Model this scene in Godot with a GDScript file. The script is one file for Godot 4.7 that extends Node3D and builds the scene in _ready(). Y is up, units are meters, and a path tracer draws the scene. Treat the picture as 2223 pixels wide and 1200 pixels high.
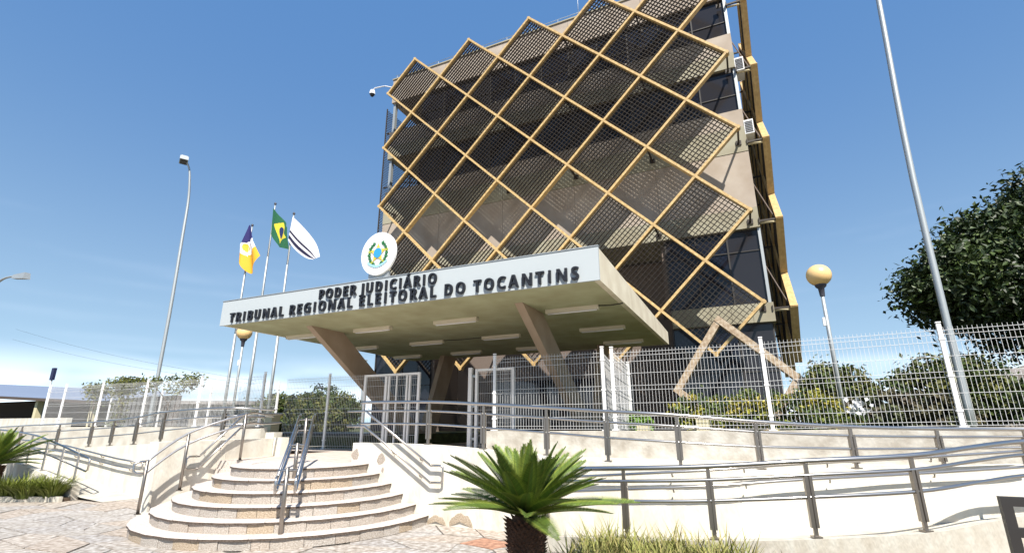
extends Node3D

const H := 1.7
var rng := RandomNumberGenerator.new()
var used := {}
var M := {}

# ------------------------------------------------------------------ naming
func numbered(n: String) -> String:
	if not used.has(n):
		used[n] = 0
		return n
	used[n] += 1
	return "%s_%03d" % [n, used[n]]

func tag(o: Node, label := "", category := "", group := "", kind := "") -> void:
	if label != "": o.set_meta("label", label)
	if category != "": o.set_meta("category", category)
	if group != "": o.set_meta("group", group)
	if kind != "": o.set_meta("kind", kind)

func thing(n: String, at: Vector3, label: String, category: String, group := "") -> Node3D:
	var o := Node3D.new()
	o.name = numbered(n)
	add_child(o)
	o.position = at
	tag(o, label, category, group)
	return o

func obj(n: String, st: SurfaceTool, m: Material, parent: Node = null) -> MeshInstance3D:
	st.generate_normals()
	return inst(n, st.commit(), m, parent)

func inst(n: String, mesh: Mesh, m: Material, parent: Node = null) -> MeshInstance3D:
	var o := MeshInstance3D.new()
	o.mesh = mesh
	if m: o.material_override = m
	if parent == null:
		o.name = numbered(n)
		add_child(o)
	else:
		o.name = n
		parent.add_child(o, true)
	return o

func struct(n: String, st: SurfaceTool, m: Material) -> MeshInstance3D:
	var o := obj(n, st, m)
	o.set_meta("kind", "structure")
	return o

# ------------------------------------------------------------------ shapes
func S(smooth := false) -> SurfaceTool:
	var st := SurfaceTool.new()
	st.begin(Mesh.PRIMITIVE_TRIANGLES)
	st.set_smooth_group(0 if smooth else -1)
	return st

func tri(st: SurfaceTool, a: Vector3, b: Vector3, c: Vector3) -> void:
	st.add_vertex(a); st.add_vertex(b); st.add_vertex(c)

func quad(st: SurfaceTool, a: Vector3, b: Vector3, c: Vector3, d: Vector3) -> void:
	tri(st, a, b, c)
	tri(st, a, c, d)

# a b c d: bottom ring, e f g h: top ring
func hexa(st: SurfaceTool, p: Array) -> void:
	quad(st, p[3], p[2], p[1], p[0])
	quad(st, p[4], p[5], p[6], p[7])
	for k in 4:
		var n := (k + 1) % 4
		quad(st, p[k], p[n], p[n + 4], p[k + 4])

func box(st: SurfaceTool, lo: Vector3, hi: Vector3) -> void:
	hexa(st, [Vector3(lo.x, lo.y, lo.z), Vector3(hi.x, lo.y, lo.z), Vector3(hi.x, lo.y, hi.z), Vector3(lo.x, lo.y, hi.z),
		Vector3(lo.x, hi.y, lo.z), Vector3(hi.x, hi.y, lo.z), Vector3(hi.x, hi.y, hi.z), Vector3(lo.x, hi.y, hi.z)])

func cbox(st: SurfaceTool, c: Vector3, s: Vector3, b := Basis.IDENTITY) -> void:
	var p := []
	for y in [-0.5, 0.5]:
		for q in [[-0.5, -0.5], [0.5, -0.5], [0.5, 0.5], [-0.5, 0.5]]:
			p.append(c + b * Vector3(q[0] * s.x, y * s.y, q[1] * s.z))
	hexa(st, p)

# rectangular bar from a to b, width w across (perpendicular to up), height h along up
func bar(st: SurfaceTool, a: Vector3, b: Vector3, w: float, h: float, up := Vector3.UP) -> void:
	var d := (b - a).normalized()
	var s := d.cross(up).normalized()
	var u := s.cross(d).normalized()
	cbox(st, (a + b) / 2, Vector3(w, h, a.distance_to(b)), Basis(s, u, -d))

func tube(st: SurfaceTool, pts: Array, r: float, n := 8, r2 := -1.0) -> void:
	var rings := []
	var prev_u := Vector3.ZERO
	for i in pts.size():
		var d: Vector3
		if i == 0: d = pts[1] - pts[0]
		elif i == pts.size() - 1: d = pts[i] - pts[i - 1]
		else: d = (pts[i] - pts[i - 1]).normalized() + (pts[i + 1] - pts[i]).normalized()
		d = d.normalized()
		var u := prev_u
		if u == Vector3.ZERO:
			u = Vector3.UP if absf(d.y) < 0.9 else Vector3.RIGHT
		u = (u - d * u.dot(d)).normalized()
		prev_u = u
		var v := d.cross(u)
		var rr := r if r2 < 0 else lerpf(r, r2, float(i) / (pts.size() - 1))
		var ring := []
		for k in n:
			var a := TAU * k / n
			ring.append(pts[i] + (u * cos(a) + v * sin(a)) * rr)
		rings.append(ring)
	for i in rings.size() - 1:
		for k in n:
			var k2 := (k + 1) % n
			quad(st, rings[i][k2], rings[i][k], rings[i + 1][k], rings[i + 1][k2])
	for e in [0, rings.size() - 1]:
		var c: Vector3 = pts[e]
		for k in n:
			var k2 := (k + 1) % n
			if e == 0: tri(st, c, rings[e][k], rings[e][k2])
			else: tri(st, c, rings[e][k2], rings[e][k])

# plan polygon (x,z) extruded from y0 to y1
func prism(st: SurfaceTool, poly: PackedVector2Array, y0: float, y1: float) -> void:
	var idx := Geometry2D.triangulate_polygon(poly)
	for k in range(0, idx.size(), 3):
		var a := poly[idx[k]]; var b := poly[idx[k + 1]]; var c := poly[idx[k + 2]]
		if (b - a).cross(c - a) < 0:
			var t := b; b = c; c = t
		tri(st, Vector3(a.x, y1, a.y), Vector3(b.x, y1, b.y), Vector3(c.x, y1, c.y))
	var area := 0.0
	for k in poly.size():
		var n := (k + 1) % poly.size()
		area += poly[k].cross(poly[n])
	for k in poly.size():
		var n := (k + 1) % poly.size()
		var a := poly[k]; var b := poly[n]
		if area < 0:
			var t := a; a = b; b = t
		quad(st, Vector3(a.x, y0, a.y), Vector3(b.x, y0, b.y), Vector3(b.x, y1, b.y), Vector3(a.x, y1, a.y))

# wall standing along a line of points (x, ytop, z) with thickness t backwards (normal n side), bottom y0
func wall_line(st: SurfaceTool, pts: Array, t: Vector3, y0: float) -> void:
	for i in pts.size() - 1:
		var a: Vector3 = pts[i]; var b: Vector3 = pts[i + 1]
		hexa(st, [Vector3(a.x, y0, a.z) + t, Vector3(b.x, y0, b.z) + t, Vector3(b.x, y0, b.z), Vector3(a.x, y0, a.z),
			a + t, b + t, b, a])

func lathe(st: SurfaceTool, c: Vector3, prof: Array, n := 20) -> void:
	for i in prof.size() - 1:
		for k in n:
			var a0 := TAU * k / n; var a1 := TAU * (k + 1) / n
			var p: Vector2 = prof[i]; var q: Vector2 = prof[i + 1]
			var A := c + Vector3(cos(a0) * p.x, p.y, sin(a0) * p.x)
			var B := c + Vector3(cos(a1) * p.x, p.y, sin(a1) * p.x)
			var C := c + Vector3(cos(a1) * q.x, q.y, sin(a1) * q.x)
			var D := c + Vector3(cos(a0) * q.x, q.y, sin(a0) * q.x)
			if p.x > 0.0001: tri(st, A, B, C) if p.y > q.y else tri(st, A, C, B)
			if q.x > 0.0001: tri(st, A, C, D) if p.y > q.y else tri(st, A, D, C)

# ------------------------------------------------------------------ materials
func lin(r: float, g: float, b: float) -> Color:
	return Color(r, g, b).linear_to_srgb()

func mat(r: float, g: float, b: float, rough := 0.8, metal := 0.0) -> StandardMaterial3D:
	var m := StandardMaterial3D.new()
	m.albedo_color = lin(r, g, b)
	m.roughness = rough
	m.metallic = metal
	return m

# grey-scale mottling texture multiplied on the base colour; lo..1
func mottle(seed_: int, freq: float, lo: float, warm := 0.0, oct := 5, power := 1.0) -> ImageTexture:
	var n := FastNoiseLite.new()
	n.seed = seed_; n.frequency = freq; n.fractal_octaves = oct
	n.noise_type = FastNoiseLite.TYPE_SIMPLEX_SMOOTH
	var src := n.get_seamless_image(256, 256)
	var im := Image.create(256, 256, false, Image.FORMAT_RGB8)
	for y in 256:
		for x in 256:
			var v := pow(src.get_pixel(x, y).r, power)
			var k := lo + (1.0 - lo) * v
			im.set_pixel(x, y, Color(k, k * (1.0 - warm * (1.0 - v) * 0.5), k * (1.0 - warm * (1.0 - v))))
	return ImageTexture.create_from_image(im)

func bump(seed_: int, freq: float, strength: float) -> ImageTexture:
	var n := FastNoiseLite.new()
	n.seed = seed_; n.frequency = freq; n.fractal_octaves = 5
	var im := n.get_seamless_image(256, 256)
	im.convert(Image.FORMAT_RGBA8)
	im.bump_map_to_normal_map(strength)
	return ImageTexture.create_from_image(im)

func textured(m: StandardMaterial3D, tex: Texture2D, scale: float, nrm: Texture2D = null, ns := 1.0) -> StandardMaterial3D:
	m.albedo_texture = tex
	m.uv1_triplanar = true
	m.uv1_world_triplanar = true
	m.uv1_scale = Vector3.ONE * scale
	if nrm:
		m.normal_enabled = true
		m.normal_texture = nrm
		m.normal_scale = ns
	return m

func vmat(rough := 0.7, back := 0.0) -> StandardMaterial3D:
	var m := StandardMaterial3D.new()
	m.vertex_color_use_as_albedo = true
	m.roughness = rough
	if back > 0:
		m.backlight_enabled = true
		m.backlight = Color(back * 0.7, back, back * 0.25)
	return m

func make_materials() -> void:
	var soft := mottle(3, 0.012, 0.88, 0.06)
	var stain := mottle(7, 0.035, 0.6, 0.12, 6, 0.8)
	var grain := mottle(11, 0.12, 0.55, 0.1)
	var nb := bump(5, 0.15, 3.0)
	var streak := mottle(95, 0.02, 0.87, 0.08, 5, 0.7)
	M.white = textured(mat(0.74, 0.725, 0.65, 0.85), streak, 1.0, nb, 0.12)
	M.white.uv1_scale = Vector3(0.6, 0.2, 0.6)
	M.white_ramp = textured(mat(0.54, 0.525, 0.47, 0.9), soft, 0.5, nb, 0.2)
	M.concrete = textured(mat(0.60, 0.585, 0.535, 0.9), mottle(91, 0.03, 0.76, 0.08, 6, 0.8), 0.3, nb, 0.15)
	M.white_kerb = textured(mat(0.55, 0.535, 0.475, 0.88), mottle(92, 0.03, 0.84, 0.1, 5, 0.6), 0.4, nb, 0.2)
	M.white_kerb.uv1_scale = Vector3(0.7, 0.25, 0.7)
	M.landing = textured(mat(0.62, 0.55, 0.50, 0.75), soft, 0.8)
	M.mortar = textured(mat(0.38, 0.365, 0.34, 0.95), grain, 1.0)
	M.slabs = []
	for c in [[0.58, 0.555, 0.52], [0.55, 0.535, 0.51], [0.60, 0.56, 0.51], [0.53, 0.52, 0.51], [0.60, 0.545, 0.485], [0.59, 0.58, 0.565]]:
		M.slabs.append(textured(mat(c[0], c[1], c[2], 0.85), mottle(20 + M.slabs.size(), 0.03, 0.62, 0.12, 6), 1.1, nb, 0.6))
	M.slab_red = textured(mat(0.60, 0.33, 0.22, 0.85), mottle(31, 0.03, 0.6, 0.1), 1.1, nb, 0.6)
	M.tread = textured(mat(0.72, 0.66, 0.615, 0.7), mottle(41, 0.05, 0.8, 0.06), 1.6, nb, 0.3)
	M.risers = []
	for c in [[0.65, 0.625, 0.59], [0.68, 0.665, 0.64], [0.62, 0.54, 0.43], [0.65, 0.605, 0.555], [0.61, 0.595, 0.57]]:
		M.risers.append(textured(mat(c[0], c[1], c[2], 0.9), mottle(51 + M.risers.size(), 0.09, 0.62, 0.15, 6), 2.0, bump(9, 0.12, 6.0), 1.0))
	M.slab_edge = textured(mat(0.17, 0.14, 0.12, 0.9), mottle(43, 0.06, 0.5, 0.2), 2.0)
	M.steel = mat(0.52, 0.50, 0.48, 0.28, 1.0)
	M.steel_dark = mat(0.30, 0.27, 0.24, 0.35, 0.9)
	M.wire = mat(0.62, 0.62, 0.615, 0.5)
	M.wpost = mat(0.82, 0.81, 0.80, 0.45)
	M.gold = textured(mat(0.66, 0.49, 0.23, 0.5), mottle(61, 0.04, 0.8, 0.12), 0.6)
	M.fin = mat(0.042, 0.033, 0.026, 0.6)
	M.pink = textured(mat(0.44, 0.385, 0.325, 0.85), soft, 0.2)
	M.greenish = textured(mat(0.36, 0.345, 0.26, 0.85), soft, 0.2)
	M.glass = mat(0.010, 0.011, 0.018, 0.06)
	M.glass.metallic_specular = 0.5
	M.glasses = [M.glass]
	for g in [[0.016, 0.017, 0.024, 0.10], [0.007, 0.008, 0.013, 0.04], [0.024, 0.023, 0.026, 0.16]]:
		M.glasses.append(mat(g[0], g[1], g[2], g[3]))
	M.frame = mat(0.035, 0.032, 0.03, 0.5)
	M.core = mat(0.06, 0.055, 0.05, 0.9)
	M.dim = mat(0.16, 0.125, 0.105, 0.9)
	M.canopy_front = mat(0.43, 0.47, 0.485, 0.6)
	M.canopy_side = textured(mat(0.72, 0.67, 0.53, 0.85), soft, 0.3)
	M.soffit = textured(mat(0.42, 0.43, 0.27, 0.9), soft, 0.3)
	M.column = textured(mat(0.42, 0.33, 0.25, 0.9), soft, 0.3)
	M.batten = mat(0.72, 0.66, 0.53, 0.6)
	M.black = mat(0.008, 0.009, 0.013, 0.5)
	M.granite = mat(0.03, 0.032, 0.042, 0.35)
	M.galv = mat(0.40, 0.43, 0.44, 0.5, 0.5)
	M.darkmetal = mat(0.045, 0.045, 0.06, 0.5)
	M.globe = mat(0.80, 0.54, 0.24, 0.35)
	M.leaf = vmat(0.5, 0.25)
	M.leaf_matte = vmat(0.7, 0.3)
	M.trunk = textured(mat(0.20, 0.105, 0.065, 0.95), grain, 2.5, nb, 1.0)
	M.bark = textured(mat(0.16, 0.12, 0.09, 0.95), grain, 1.2, nb, 1.0)
	M.earth = textured(mat(0.13, 0.095, 0.065, 0.95), stain, 0.5)
	M.lawn = textured(mat(0.09, 0.11, 0.035, 0.95), stain, 0.3)
	M.ground = textured(mat(0.30, 0.26, 0.21, 0.95), stain, 0.05)
	M.cream = mat(0.62, 0.55, 0.36, 0.8)
	M.white_plain = mat(0.8, 0.8, 0.8, 0.4)
	M.navy = mat(0.012, 0.016, 0.06, 0.6)
	M.roofblue = mat(0.15, 0.19, 0.27, 0.8)
	M.brown = mat(0.075, 0.055, 0.045, 0.9)
	M.greywall = textured(mat(0.36, 0.335, 0.30, 0.9), stain, 0.15)
	M.roofgrey = textured(mat(0.42, 0.40, 0.39, 0.9), stain, 0.15)
	M.vc = vmat(0.75)
	M.vcflag = vmat(0.8, 0.15)

# ------------------------------------------------------------------ foliage
func leaf(st: SurfaceTool, p: Vector3, nrm: Vector3, s: float, asp: float, col: Color) -> void:
	var up := Vector3.UP if absf(nrm.y) < 0.9 else Vector3.RIGHT
	var a := nrm.cross(up).normalized().rotated(nrm, rng.randf() * TAU)
	var b := nrm.cross(a) * asp
	st.set_color(col)
	var t1 := p + a * s
	var t2 := p - a * s
	var m := nrm * s * 0.18
	tri(st, t1, p + b * s + m, t2)
	tri(st, t1, t2, p - b * s + m)

# crown of leaves gathered in clumps inside an ellipsoid
func crown(c: Vector3, r: Vector3, clumps: int, per: int, s: float, asp: float, cols: Array, clump_r: float, floor_y := -99.0) -> SurfaceTool:
	var st := S()
	for k in clumps:
		var d := Vector3(rng.randfn(), rng.randfn(), rng.randfn()).normalized()
		var rad := pow(rng.randf(), 0.35) * rng.randf_range(0.82, 1.06)
		var cc := c + Vector3(d.x * r.x, d.y * r.y, d.z * r.z) * rad
		if cc.y < floor_y: cc.y = floor_y + rng.randf() * 0.3
		var base: Color = cols[rng.randi() % cols.size()]
		var cr := clump_r * rng.randf_range(0.6, 1.25)
		for q in per:
			var e := Vector3(rng.randfn(), rng.randfn() * 0.75, rng.randfn()) * 0.55
			var p := cc + e * cr
			var n := (e.normalized() * 0.6 + Vector3(rng.randfn(), rng.randfn() + 0.5, rng.randfn()) * 0.6).normalized()
			var f := rng.randf_range(0.7, 1.3)
			leaf(st, p, n, s * rng.randf_range(0.7, 1.25), asp, Color(base.r * f, base.g * f, base.b * f))
	return st

func limbs(base: Vector3, top: Vector3, r: float, n: int, spread: float) -> SurfaceTool:
	var st := S(true)
	var mid := base.lerp(top, 0.5) + Vector3(0.05, 0, 0.03)
	tube(st, [base, mid, top], r, 7, r * 0.6)
	for k in n:
		var a := TAU * k / n + rng.randf()
		var o := base.lerp(top, rng.randf_range(0.5, 1.0))
		var e := o + Vector3(cos(a) * spread, spread * rng.randf_range(0.5, 1.1), sin(a) * spread)
		tube(st, [o, o.lerp(e, 0.5) + Vector3(0, -0.06 * spread, 0), e], r * 0.5, 5, r * 0.12)
	return st

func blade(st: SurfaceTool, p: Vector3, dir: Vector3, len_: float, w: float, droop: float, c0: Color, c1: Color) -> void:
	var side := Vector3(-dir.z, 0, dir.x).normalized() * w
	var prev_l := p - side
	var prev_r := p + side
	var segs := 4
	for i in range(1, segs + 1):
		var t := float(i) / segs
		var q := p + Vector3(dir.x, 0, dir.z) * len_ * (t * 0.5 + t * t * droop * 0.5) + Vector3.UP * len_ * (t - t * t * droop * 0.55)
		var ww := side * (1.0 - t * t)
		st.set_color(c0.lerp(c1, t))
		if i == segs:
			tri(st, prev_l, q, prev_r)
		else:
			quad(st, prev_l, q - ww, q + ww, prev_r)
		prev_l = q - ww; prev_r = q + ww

func frond_mesh(len_: float, rise: float, droop: float, n: int) -> ArrayMesh:
	var st := S()
	var pts := []
	for i in n + 1:
		var t := float(i) / n
		pts.append(Vector3(len_ * (sin(rise) * t + droop * t * t * 0.35) * 1.0, len_ * (cos(rise) * t - droop * t * t * 0.55), 0))
	var cr := Color(0.16, 0.17, 0.03)
	for i in n:
		st.set_color(cr)
		var w := 0.008 * (1.1 - float(i) / n)
		var a: Vector3 = pts[i]; var b: Vector3 = pts[i + 1]
		quad(st, a + Vector3(0, 0, w), b + Vector3(0, 0, w), b - Vector3(0, 0, w), a - Vector3(0, 0, w))
		quad(st, a + Vector3(0, w, 0), b + Vector3(0, w, 0), b - Vector3(0, w, 0), a - Vector3(0, w, 0))
	for i in range(1, n + 1):
		var t := float(i) / n
		if t < 0.1: continue
		var d: Vector3 = (pts[i] - pts[i - 1]).normalized()
		var up := Vector3(-d.y, d.x, 0)
		if up.y < 0: up = -up
		var ll := len_ * 0.15 * (0.35 + 1.3 * sin(PI * pow(t, 0.8)) * 0.62) * (1.0 if t < 0.97 else 0.6)
		for sgn in [-1.0, 1.0]:
			for sub in 2:
				var o: Vector3 = pts[i - 1].lerp(pts[i], 0.25 + 0.5 * sub)
				var ld := (Vector3(0, 0, sgn) * 0.82 + d * 0.62 + up * 0.38).normalized()
				var e := o + ld * ll + Vector3(0, -0.1 * ll, 0)
				var mid := o.lerp(e, 0.5) + up * ll * 0.04
				var wv := d * len_ * (0.0085 if sub == 0 else 0.007)
				var f := rng.randf_range(0.75, 1.25)
				st.set_color(Color(0.085 * f, 0.135 * f, 0.017 * f))
				quad(st, o - wv * 0.7, mid - wv, mid + wv, o + wv * 0.7)
				st.set_color(Color(0.17 * f, 0.215 * f, 0.03 * f))
				tri(st, mid - wv, e, mid + wv)
	st.generate_normals()
	return st.commit()

func cycad(called: String, label: String, at: Vector3, trunk_h: float, tr: float, len_: float, count: int, seed_: int) -> Node3D:
	rng.seed = seed_
	var o := thing(called, at, label, "cycad palm")
	var st := S()
	lathe(st, Vector3.ZERO, [Vector2(tr * 1.12, 0), Vector2(tr, trunk_h * 0.3), Vector2(tr * 0.95, trunk_h * 0.7), Vector2(tr * 1.02, trunk_h * 0.92), Vector2(tr * 0.6, trunk_h * 1.05), Vector2(0, trunk_h * 1.1)], 18)
	for k in 520:
		var y := trunk_h * (float(k) / 520.0)
		var a := k * 2.39996
		var rr := tr * (1.08 - 0.12 * sin(PI * y / trunk_h))
		var c := Vector3(cos(a) * rr, y, sin(a) * rr)
		var out := Vector3(cos(a), 0.75 + rng.randf() * 0.4, sin(a)).normalized()
		var sd := Vector3(-sin(a), 0, cos(a)) * 0.022
		var tip := c + out * rng.randf_range(0.03, 0.062)
		var b0 := c - Vector3(cos(a), 0, sin(a)) * 0.02
		tri(st, b0 - sd + Vector3(0, 0.012, 0), tip, b0 + sd + Vector3(0, 0.012, 0))
		tri(st, b0 + sd - Vector3(0, 0.012, 0), tip, b0 - sd - Vector3(0, 0.012, 0))
		tri(st, b0 + sd + Vector3(0, 0.012, 0), tip, b0 + sd - Vector3(0, 0.012, 0))
		tri(st, b0 - sd - Vector3(0, 0.012, 0), tip, b0 - sd + Vector3(0, 0.012, 0))
	obj("trunk", st, M.trunk, o)
	var variants := []
	for v in 7:
		variants.append(frond_mesh(len_ * (0.76 + 0.045 * v) * rng.randf_range(0.96, 1.03), 0.24 + v * 0.172, 0.12 + 0.028 * v, 34))
	for k in count:
		var t := float(k) / count
		var v := clampi(int(t * 7.0), 0, 6)
		var f := inst("frond", variants[v], M.leaf_matte, o)
		f.position = Vector3(0, trunk_h * 1.02, 0)
		f.rotation = Vector3(0, k * 2.39996 + rng.randf() * 0.3, 0)
		f.scale = Vector3.ONE * rng.randf_range(0.80, 1.06)
		f.rotate_object_local(Vector3.FORWARD, rng.randf_range(-0.10, 0.16))
		f.rotate_object_local(Vector3.RIGHT, rng.randf_range(-0.25, 0.25))
	return o

# ------------------------------------------------------------------ railings
func lerp_line(pts: Array, s: float) -> Vector3:
	var i := clampi(int(floor(s)), 0, pts.size() - 2)
	return pts[i].lerp(pts[i + 1], s - i)

func smooth_line(pts: Array, per := 6) -> Array:
	var c := Curve3D.new()
	for i in pts.size():
		var t := Vector3.ZERO
		if i > 0 and i < pts.size() - 1: t = (pts[i + 1] - pts[i - 1]) / 6.0
		c.add_point(pts[i], -t, t)
	var out := []
	for i in (pts.size() - 1) * per + 1:
		out.append(c.sample(mini(i / per, pts.size() - 2), float(i) / per - mini(i / per, pts.size() - 2)))
	return out

# rail over foot points; tops = height over the foot at each point; fr = fractions of the height for each bar
func guard_rail(called: String, label: String, feet: Array, tops: Array, fr: Array, posts: Array, r := 0.021, style := 0) -> Node3D:
	var o := thing(called, Vector3.ZERO, label, "handrail", "")
	for q in fr.size():
		var line := []
		for i in feet.size():
			line.append(feet[i] + Vector3.UP * tops[i] * fr[q])
		var st := S(true)
		tube(st, smooth_line(line), r if q == 0 else r * 0.72, 10)
		obj("top_rail" if q == 0 else "rail", st, M.steel, o)
	for i in posts:
		var f: Vector3 = feet[i]
		var d: Vector3 = (feet[mini(i + 1, feet.size() - 1)] - feet[maxi(i - 1, 0)])
		d.y = 0
		d = d.normalized()
		var st := S()
		var b := Basis(d, Vector3.UP, d.cross(Vector3.UP))
		var h: float = tops[i]
		if style == 0:
			cbox(st, f + Vector3.UP * h * 0.5, Vector3(0.045, h, 0.03), b)
			for sx in [-0.026, 0.026]:
				cbox(st, f + Vector3.UP * h * 0.47 + d * sx, Vector3(0.034, h * 0.68, 0.055), b)
			cbox(st, f + Vector3.UP * 0.012, Vector3(0.10, 0.018, 0.10), b)
		else:
			tube(st, [f, f + Vector3.UP * h], 0.024, 8)
			cbox(st, f + Vector3.UP * 0.01, Vector3(0.09, 0.016, 0.09), b)
		obj("post", st, M.steel_dark if style == 0 else M.steel, o)
	return o

# double wall handrail with a closed loop at the low end; pts top rail low -> high
func wall_rail(called: String, label: String, pts: Array, gap: float, nrm: Vector3, brackets: Array, loop_low := true) -> Node3D:
	var o := thing(called, Vector3.ZERO, label, "handrail", "")
	var low := []
	for p in pts: low.append(p + Vector3.DOWN * gap)
	var st := S(true)
	tube(st, pts, 0.02, 10)
	obj("top_rail", st, M.steel, o)
	st = S(true)
	tube(st, low, 0.02, 10)
	obj("rail", st, M.steel, o)
	if loop_low:
		st = S(true)
		var d: Vector3 = (pts[0] - pts[1]).normalized()
		d.y = 0
		d = d.normalized()
		var a: Vector3 = pts[0]
		tube(st, [a, a + d * 0.2, a + d * 0.25 + Vector3.DOWN * 0.03, a + d * 0.25 + Vector3.DOWN * (gap - 0.03), a + d * 0.2 + Vector3.DOWN * gap, a + Vector3.DOWN * gap], 0.02, 10)
		obj("end_loop", st, M.steel, o)
	for s in brackets:
		var p := lerp_line(pts, s)
		st = S(true)
		for g in [0.0, gap]:
			tube(st, [p + Vector3.DOWN * (g + 0.015), p + Vector3.DOWN * (g + 0.06) - nrm * 0.03, p + Vector3.DOWN * (g + 0.065) - nrm * 0.10], 0.01, 6)
		obj("bracket", st, M.steel_dark, o)
	return o

# ------------------------------------------------------------------ fences
func wire_mesh(st: SurfaceTool, a: Vector3, b: Vector3, h: float, pitch := 0.062, w := 0.0048) -> void:
	var d := b - a
	var L := Vector2(d.x, d.z).length()
	var n := int(L / pitch)
	var dir := d / L
	var side := Vector3(-dir.z, 0, dir.x).normalized()
	for k in n + 1:
		var p := a + dir * (k * L / n)
		bar(st, p + Vector3.UP * 0.02, p + Vector3.UP * h, w, w, side)
	var ys := [0.03, 0.09, h * 0.17, h * 0.33, h * 0.49, h * 0.545, h * 0.7, h * 0.85, h - 0.12, h - 0.05]
	for y in ys:
		bar(st, a + Vector3.UP * y + side * 0.008, b + Vector3.UP * y + side * 0.008, w * 1.35, w * 1.35)

func fence(called: String, label: String, pts: Array, h: float, posts: Array, group := "") -> Node3D:
	var o := thing(called, Vector3.ZERO, label, "fence", group)
	for i in pts.size() - 1:
		var st := S()
		wire_mesh(st, pts[i], pts[i + 1], h)
		obj("mesh_panel", st, M.wire, o)
	for i in posts:
		var st := S()
		var p: Vector3 = pts[i] + Vector3(0, 0, 0.035)
		cbox(st, p + Vector3.UP * (h + 0.04) / 2, Vector3(0.062, h + 0.06, 0.05))
		cbox(st, p + Vector3.UP * (h + 0.075), Vector3(0.07, 0.02, 0.058))
		for y in [0.25, h * 0.5, h - 0.2]:
			cbox(st, p + Vector3.UP * y, Vector3(0.085, 0.03, 0.07))
		cbox(st, p + Vector3.UP * 0.008, Vector3(0.13, 0.016, 0.12))
		obj("post", st, M.wpost, o)
	return o

func gate_leaf(called: String, label: String, a: Vector3, b: Vector3, h: float, mids: Array) -> Node3D:
	var o := thing(called, Vector3.ZERO, label, "gate", "white mesh gates on the landing")
	var st := S()
	for p in [a, b]:
		cbox(st, p + Vector3.UP * h / 2, Vector3(0.07, h, 0.06))
	bar(st, a + Vector3.UP * (h - 0.03), b + Vector3.UP * (h - 0.03), 0.05, 0.06)
	bar(st, a + Vector3.UP * 0.08, b + Vector3.UP * 0.08, 0.05, 0.06)
	obj("gate_frame", st, M.wpost, o)
	for m in mids:
		st = S()
		cbox(st, a.lerp(b, m[0]) + Vector3.UP * h / 2, Vector3(m[1], h - 0.1, 0.05))
		obj("upright", st, M.wpost, o)
	st = S()
	wire_mesh(st, a + Vector3.UP * 0.08, b + Vector3.UP * 0.08, h - 0.12, 0.06)
	obj("mesh_panel", st, M.wire, o)
	return o

# ------------------------------------------------------------------ lattice
# org = node (0,0), ex = half diagonal sideways, ey = half diagonal upwards, out = outward normal
func lattice(parent: Node, called: String, org: Vector3, ex: Vector3, out: Vector3, cells: Array, open_row: int, strut: float, strut_nodes: Array) -> void:
	var ey := Vector3.UP * H
	var edges_a := {}   # j -> list of i   (down-right bars)
	var edges_b := {}   # i -> list of j   (up-right bars)
	for c in cells:
		for e in [[c[1], c[0]], [c[1] + 1, c[0]]]:
			if not edges_a.has(e[0]): edges_a[e[0]] = []
			if not edges_a[e[0]].has(e[1]): edges_a[e[0]].append(e[1])
		for e in [[c[0], c[1]], [c[0] + 1, c[1]]]:
			if not edges_b.has(e[0]): edges_b[e[0]] = []
			if not edges_b[e[0]].has(e[1]): edges_b[e[0]].append(e[1])
	var st: SurfaceTool
	var base := Node3D.new()
	base.name = called
	parent.add_child(base, true)
	for n in strut_nodes:
		var p: Vector3 = org + ex * (n[0] + n[1]) + ey * (n[1] - n[0])
		st = S()
		bar(st, p - out * 0.28, p - out * strut, 0.07, 0.07)
		cbox(st, p - out * (strut - 0.03), Vector3(0.2, 0.2, 0.2) - out.abs() * 0.16)
		obj("bracket", st, M.fin, base)
	var nodep := func(i: float, j: float) -> Vector3: return org + ex * (i + j) + ey * (j - i)
	for fam in 2:
		var E: Dictionary = edges_a if fam == 0 else edges_b
		for k in E:
			var lst: Array = E[k]
			lst.sort()
			var s0: int = lst[0]
			for q in lst.size():
				if q == lst.size() - 1 or lst[q + 1] != lst[q] + 1:
					var e1: int = lst[q] + 1
					var a: Vector3; var b: Vector3
					var x := 0.035
					if fam == 0:
						a = nodep.call(s0 - x, k); b = nodep.call(e1 + x, k)
					else:
						a = nodep.call(k, s0 - x + 0.006); b = nodep.call(k, e1 + x - 0.006)
					st = S()
					var depth := 0.25 if fam == 0 else 0.24
					bar(st, a - out * (0.125), b - out * (0.125), depth, 0.095, out.cross(b - a).normalized())
					obj("frame_bar", st, M.gold, base)
					if q < lst.size() - 1: s0 = lst[q + 1]
	# one grille mesh shared by all cells
	st = S()
	var n := 15
	var ea := ex - ey
	var eb := ex + ey
	for k in range(1, n):
		var t := float(k) / n
		bar(st, ea * t + eb * 0.03, ea * t + eb * 0.97, 0.09, 0.010, out.cross(eb).normalized())
		bar(st, eb * t + ea * 0.03, eb * t + ea * 0.97, 0.087, 0.010, out.cross(ea).normalized())
	st.generate_normals()
	var gm := st.commit()
	for c in cells:
		if c[1] - c[0] == open_row: continue
		var g := inst("grille_panel", gm, M.fin, base)
		g.position = org + ex * (c[0] + c[1]) + ey * (c[1] - c[0]) - out * 0.13

func all_cells(c_lo: int, c_hi: int, r_lo: int, r_hi: int) -> Array:
	var out := []
	for r in range(r_lo, r_hi + 1):
		for c in range(c_lo, c_hi + 1):
			if (c + r) % 2 == 0:
				var j := (c + r) / 2
				out.append([c - j, j])
	return out

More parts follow.
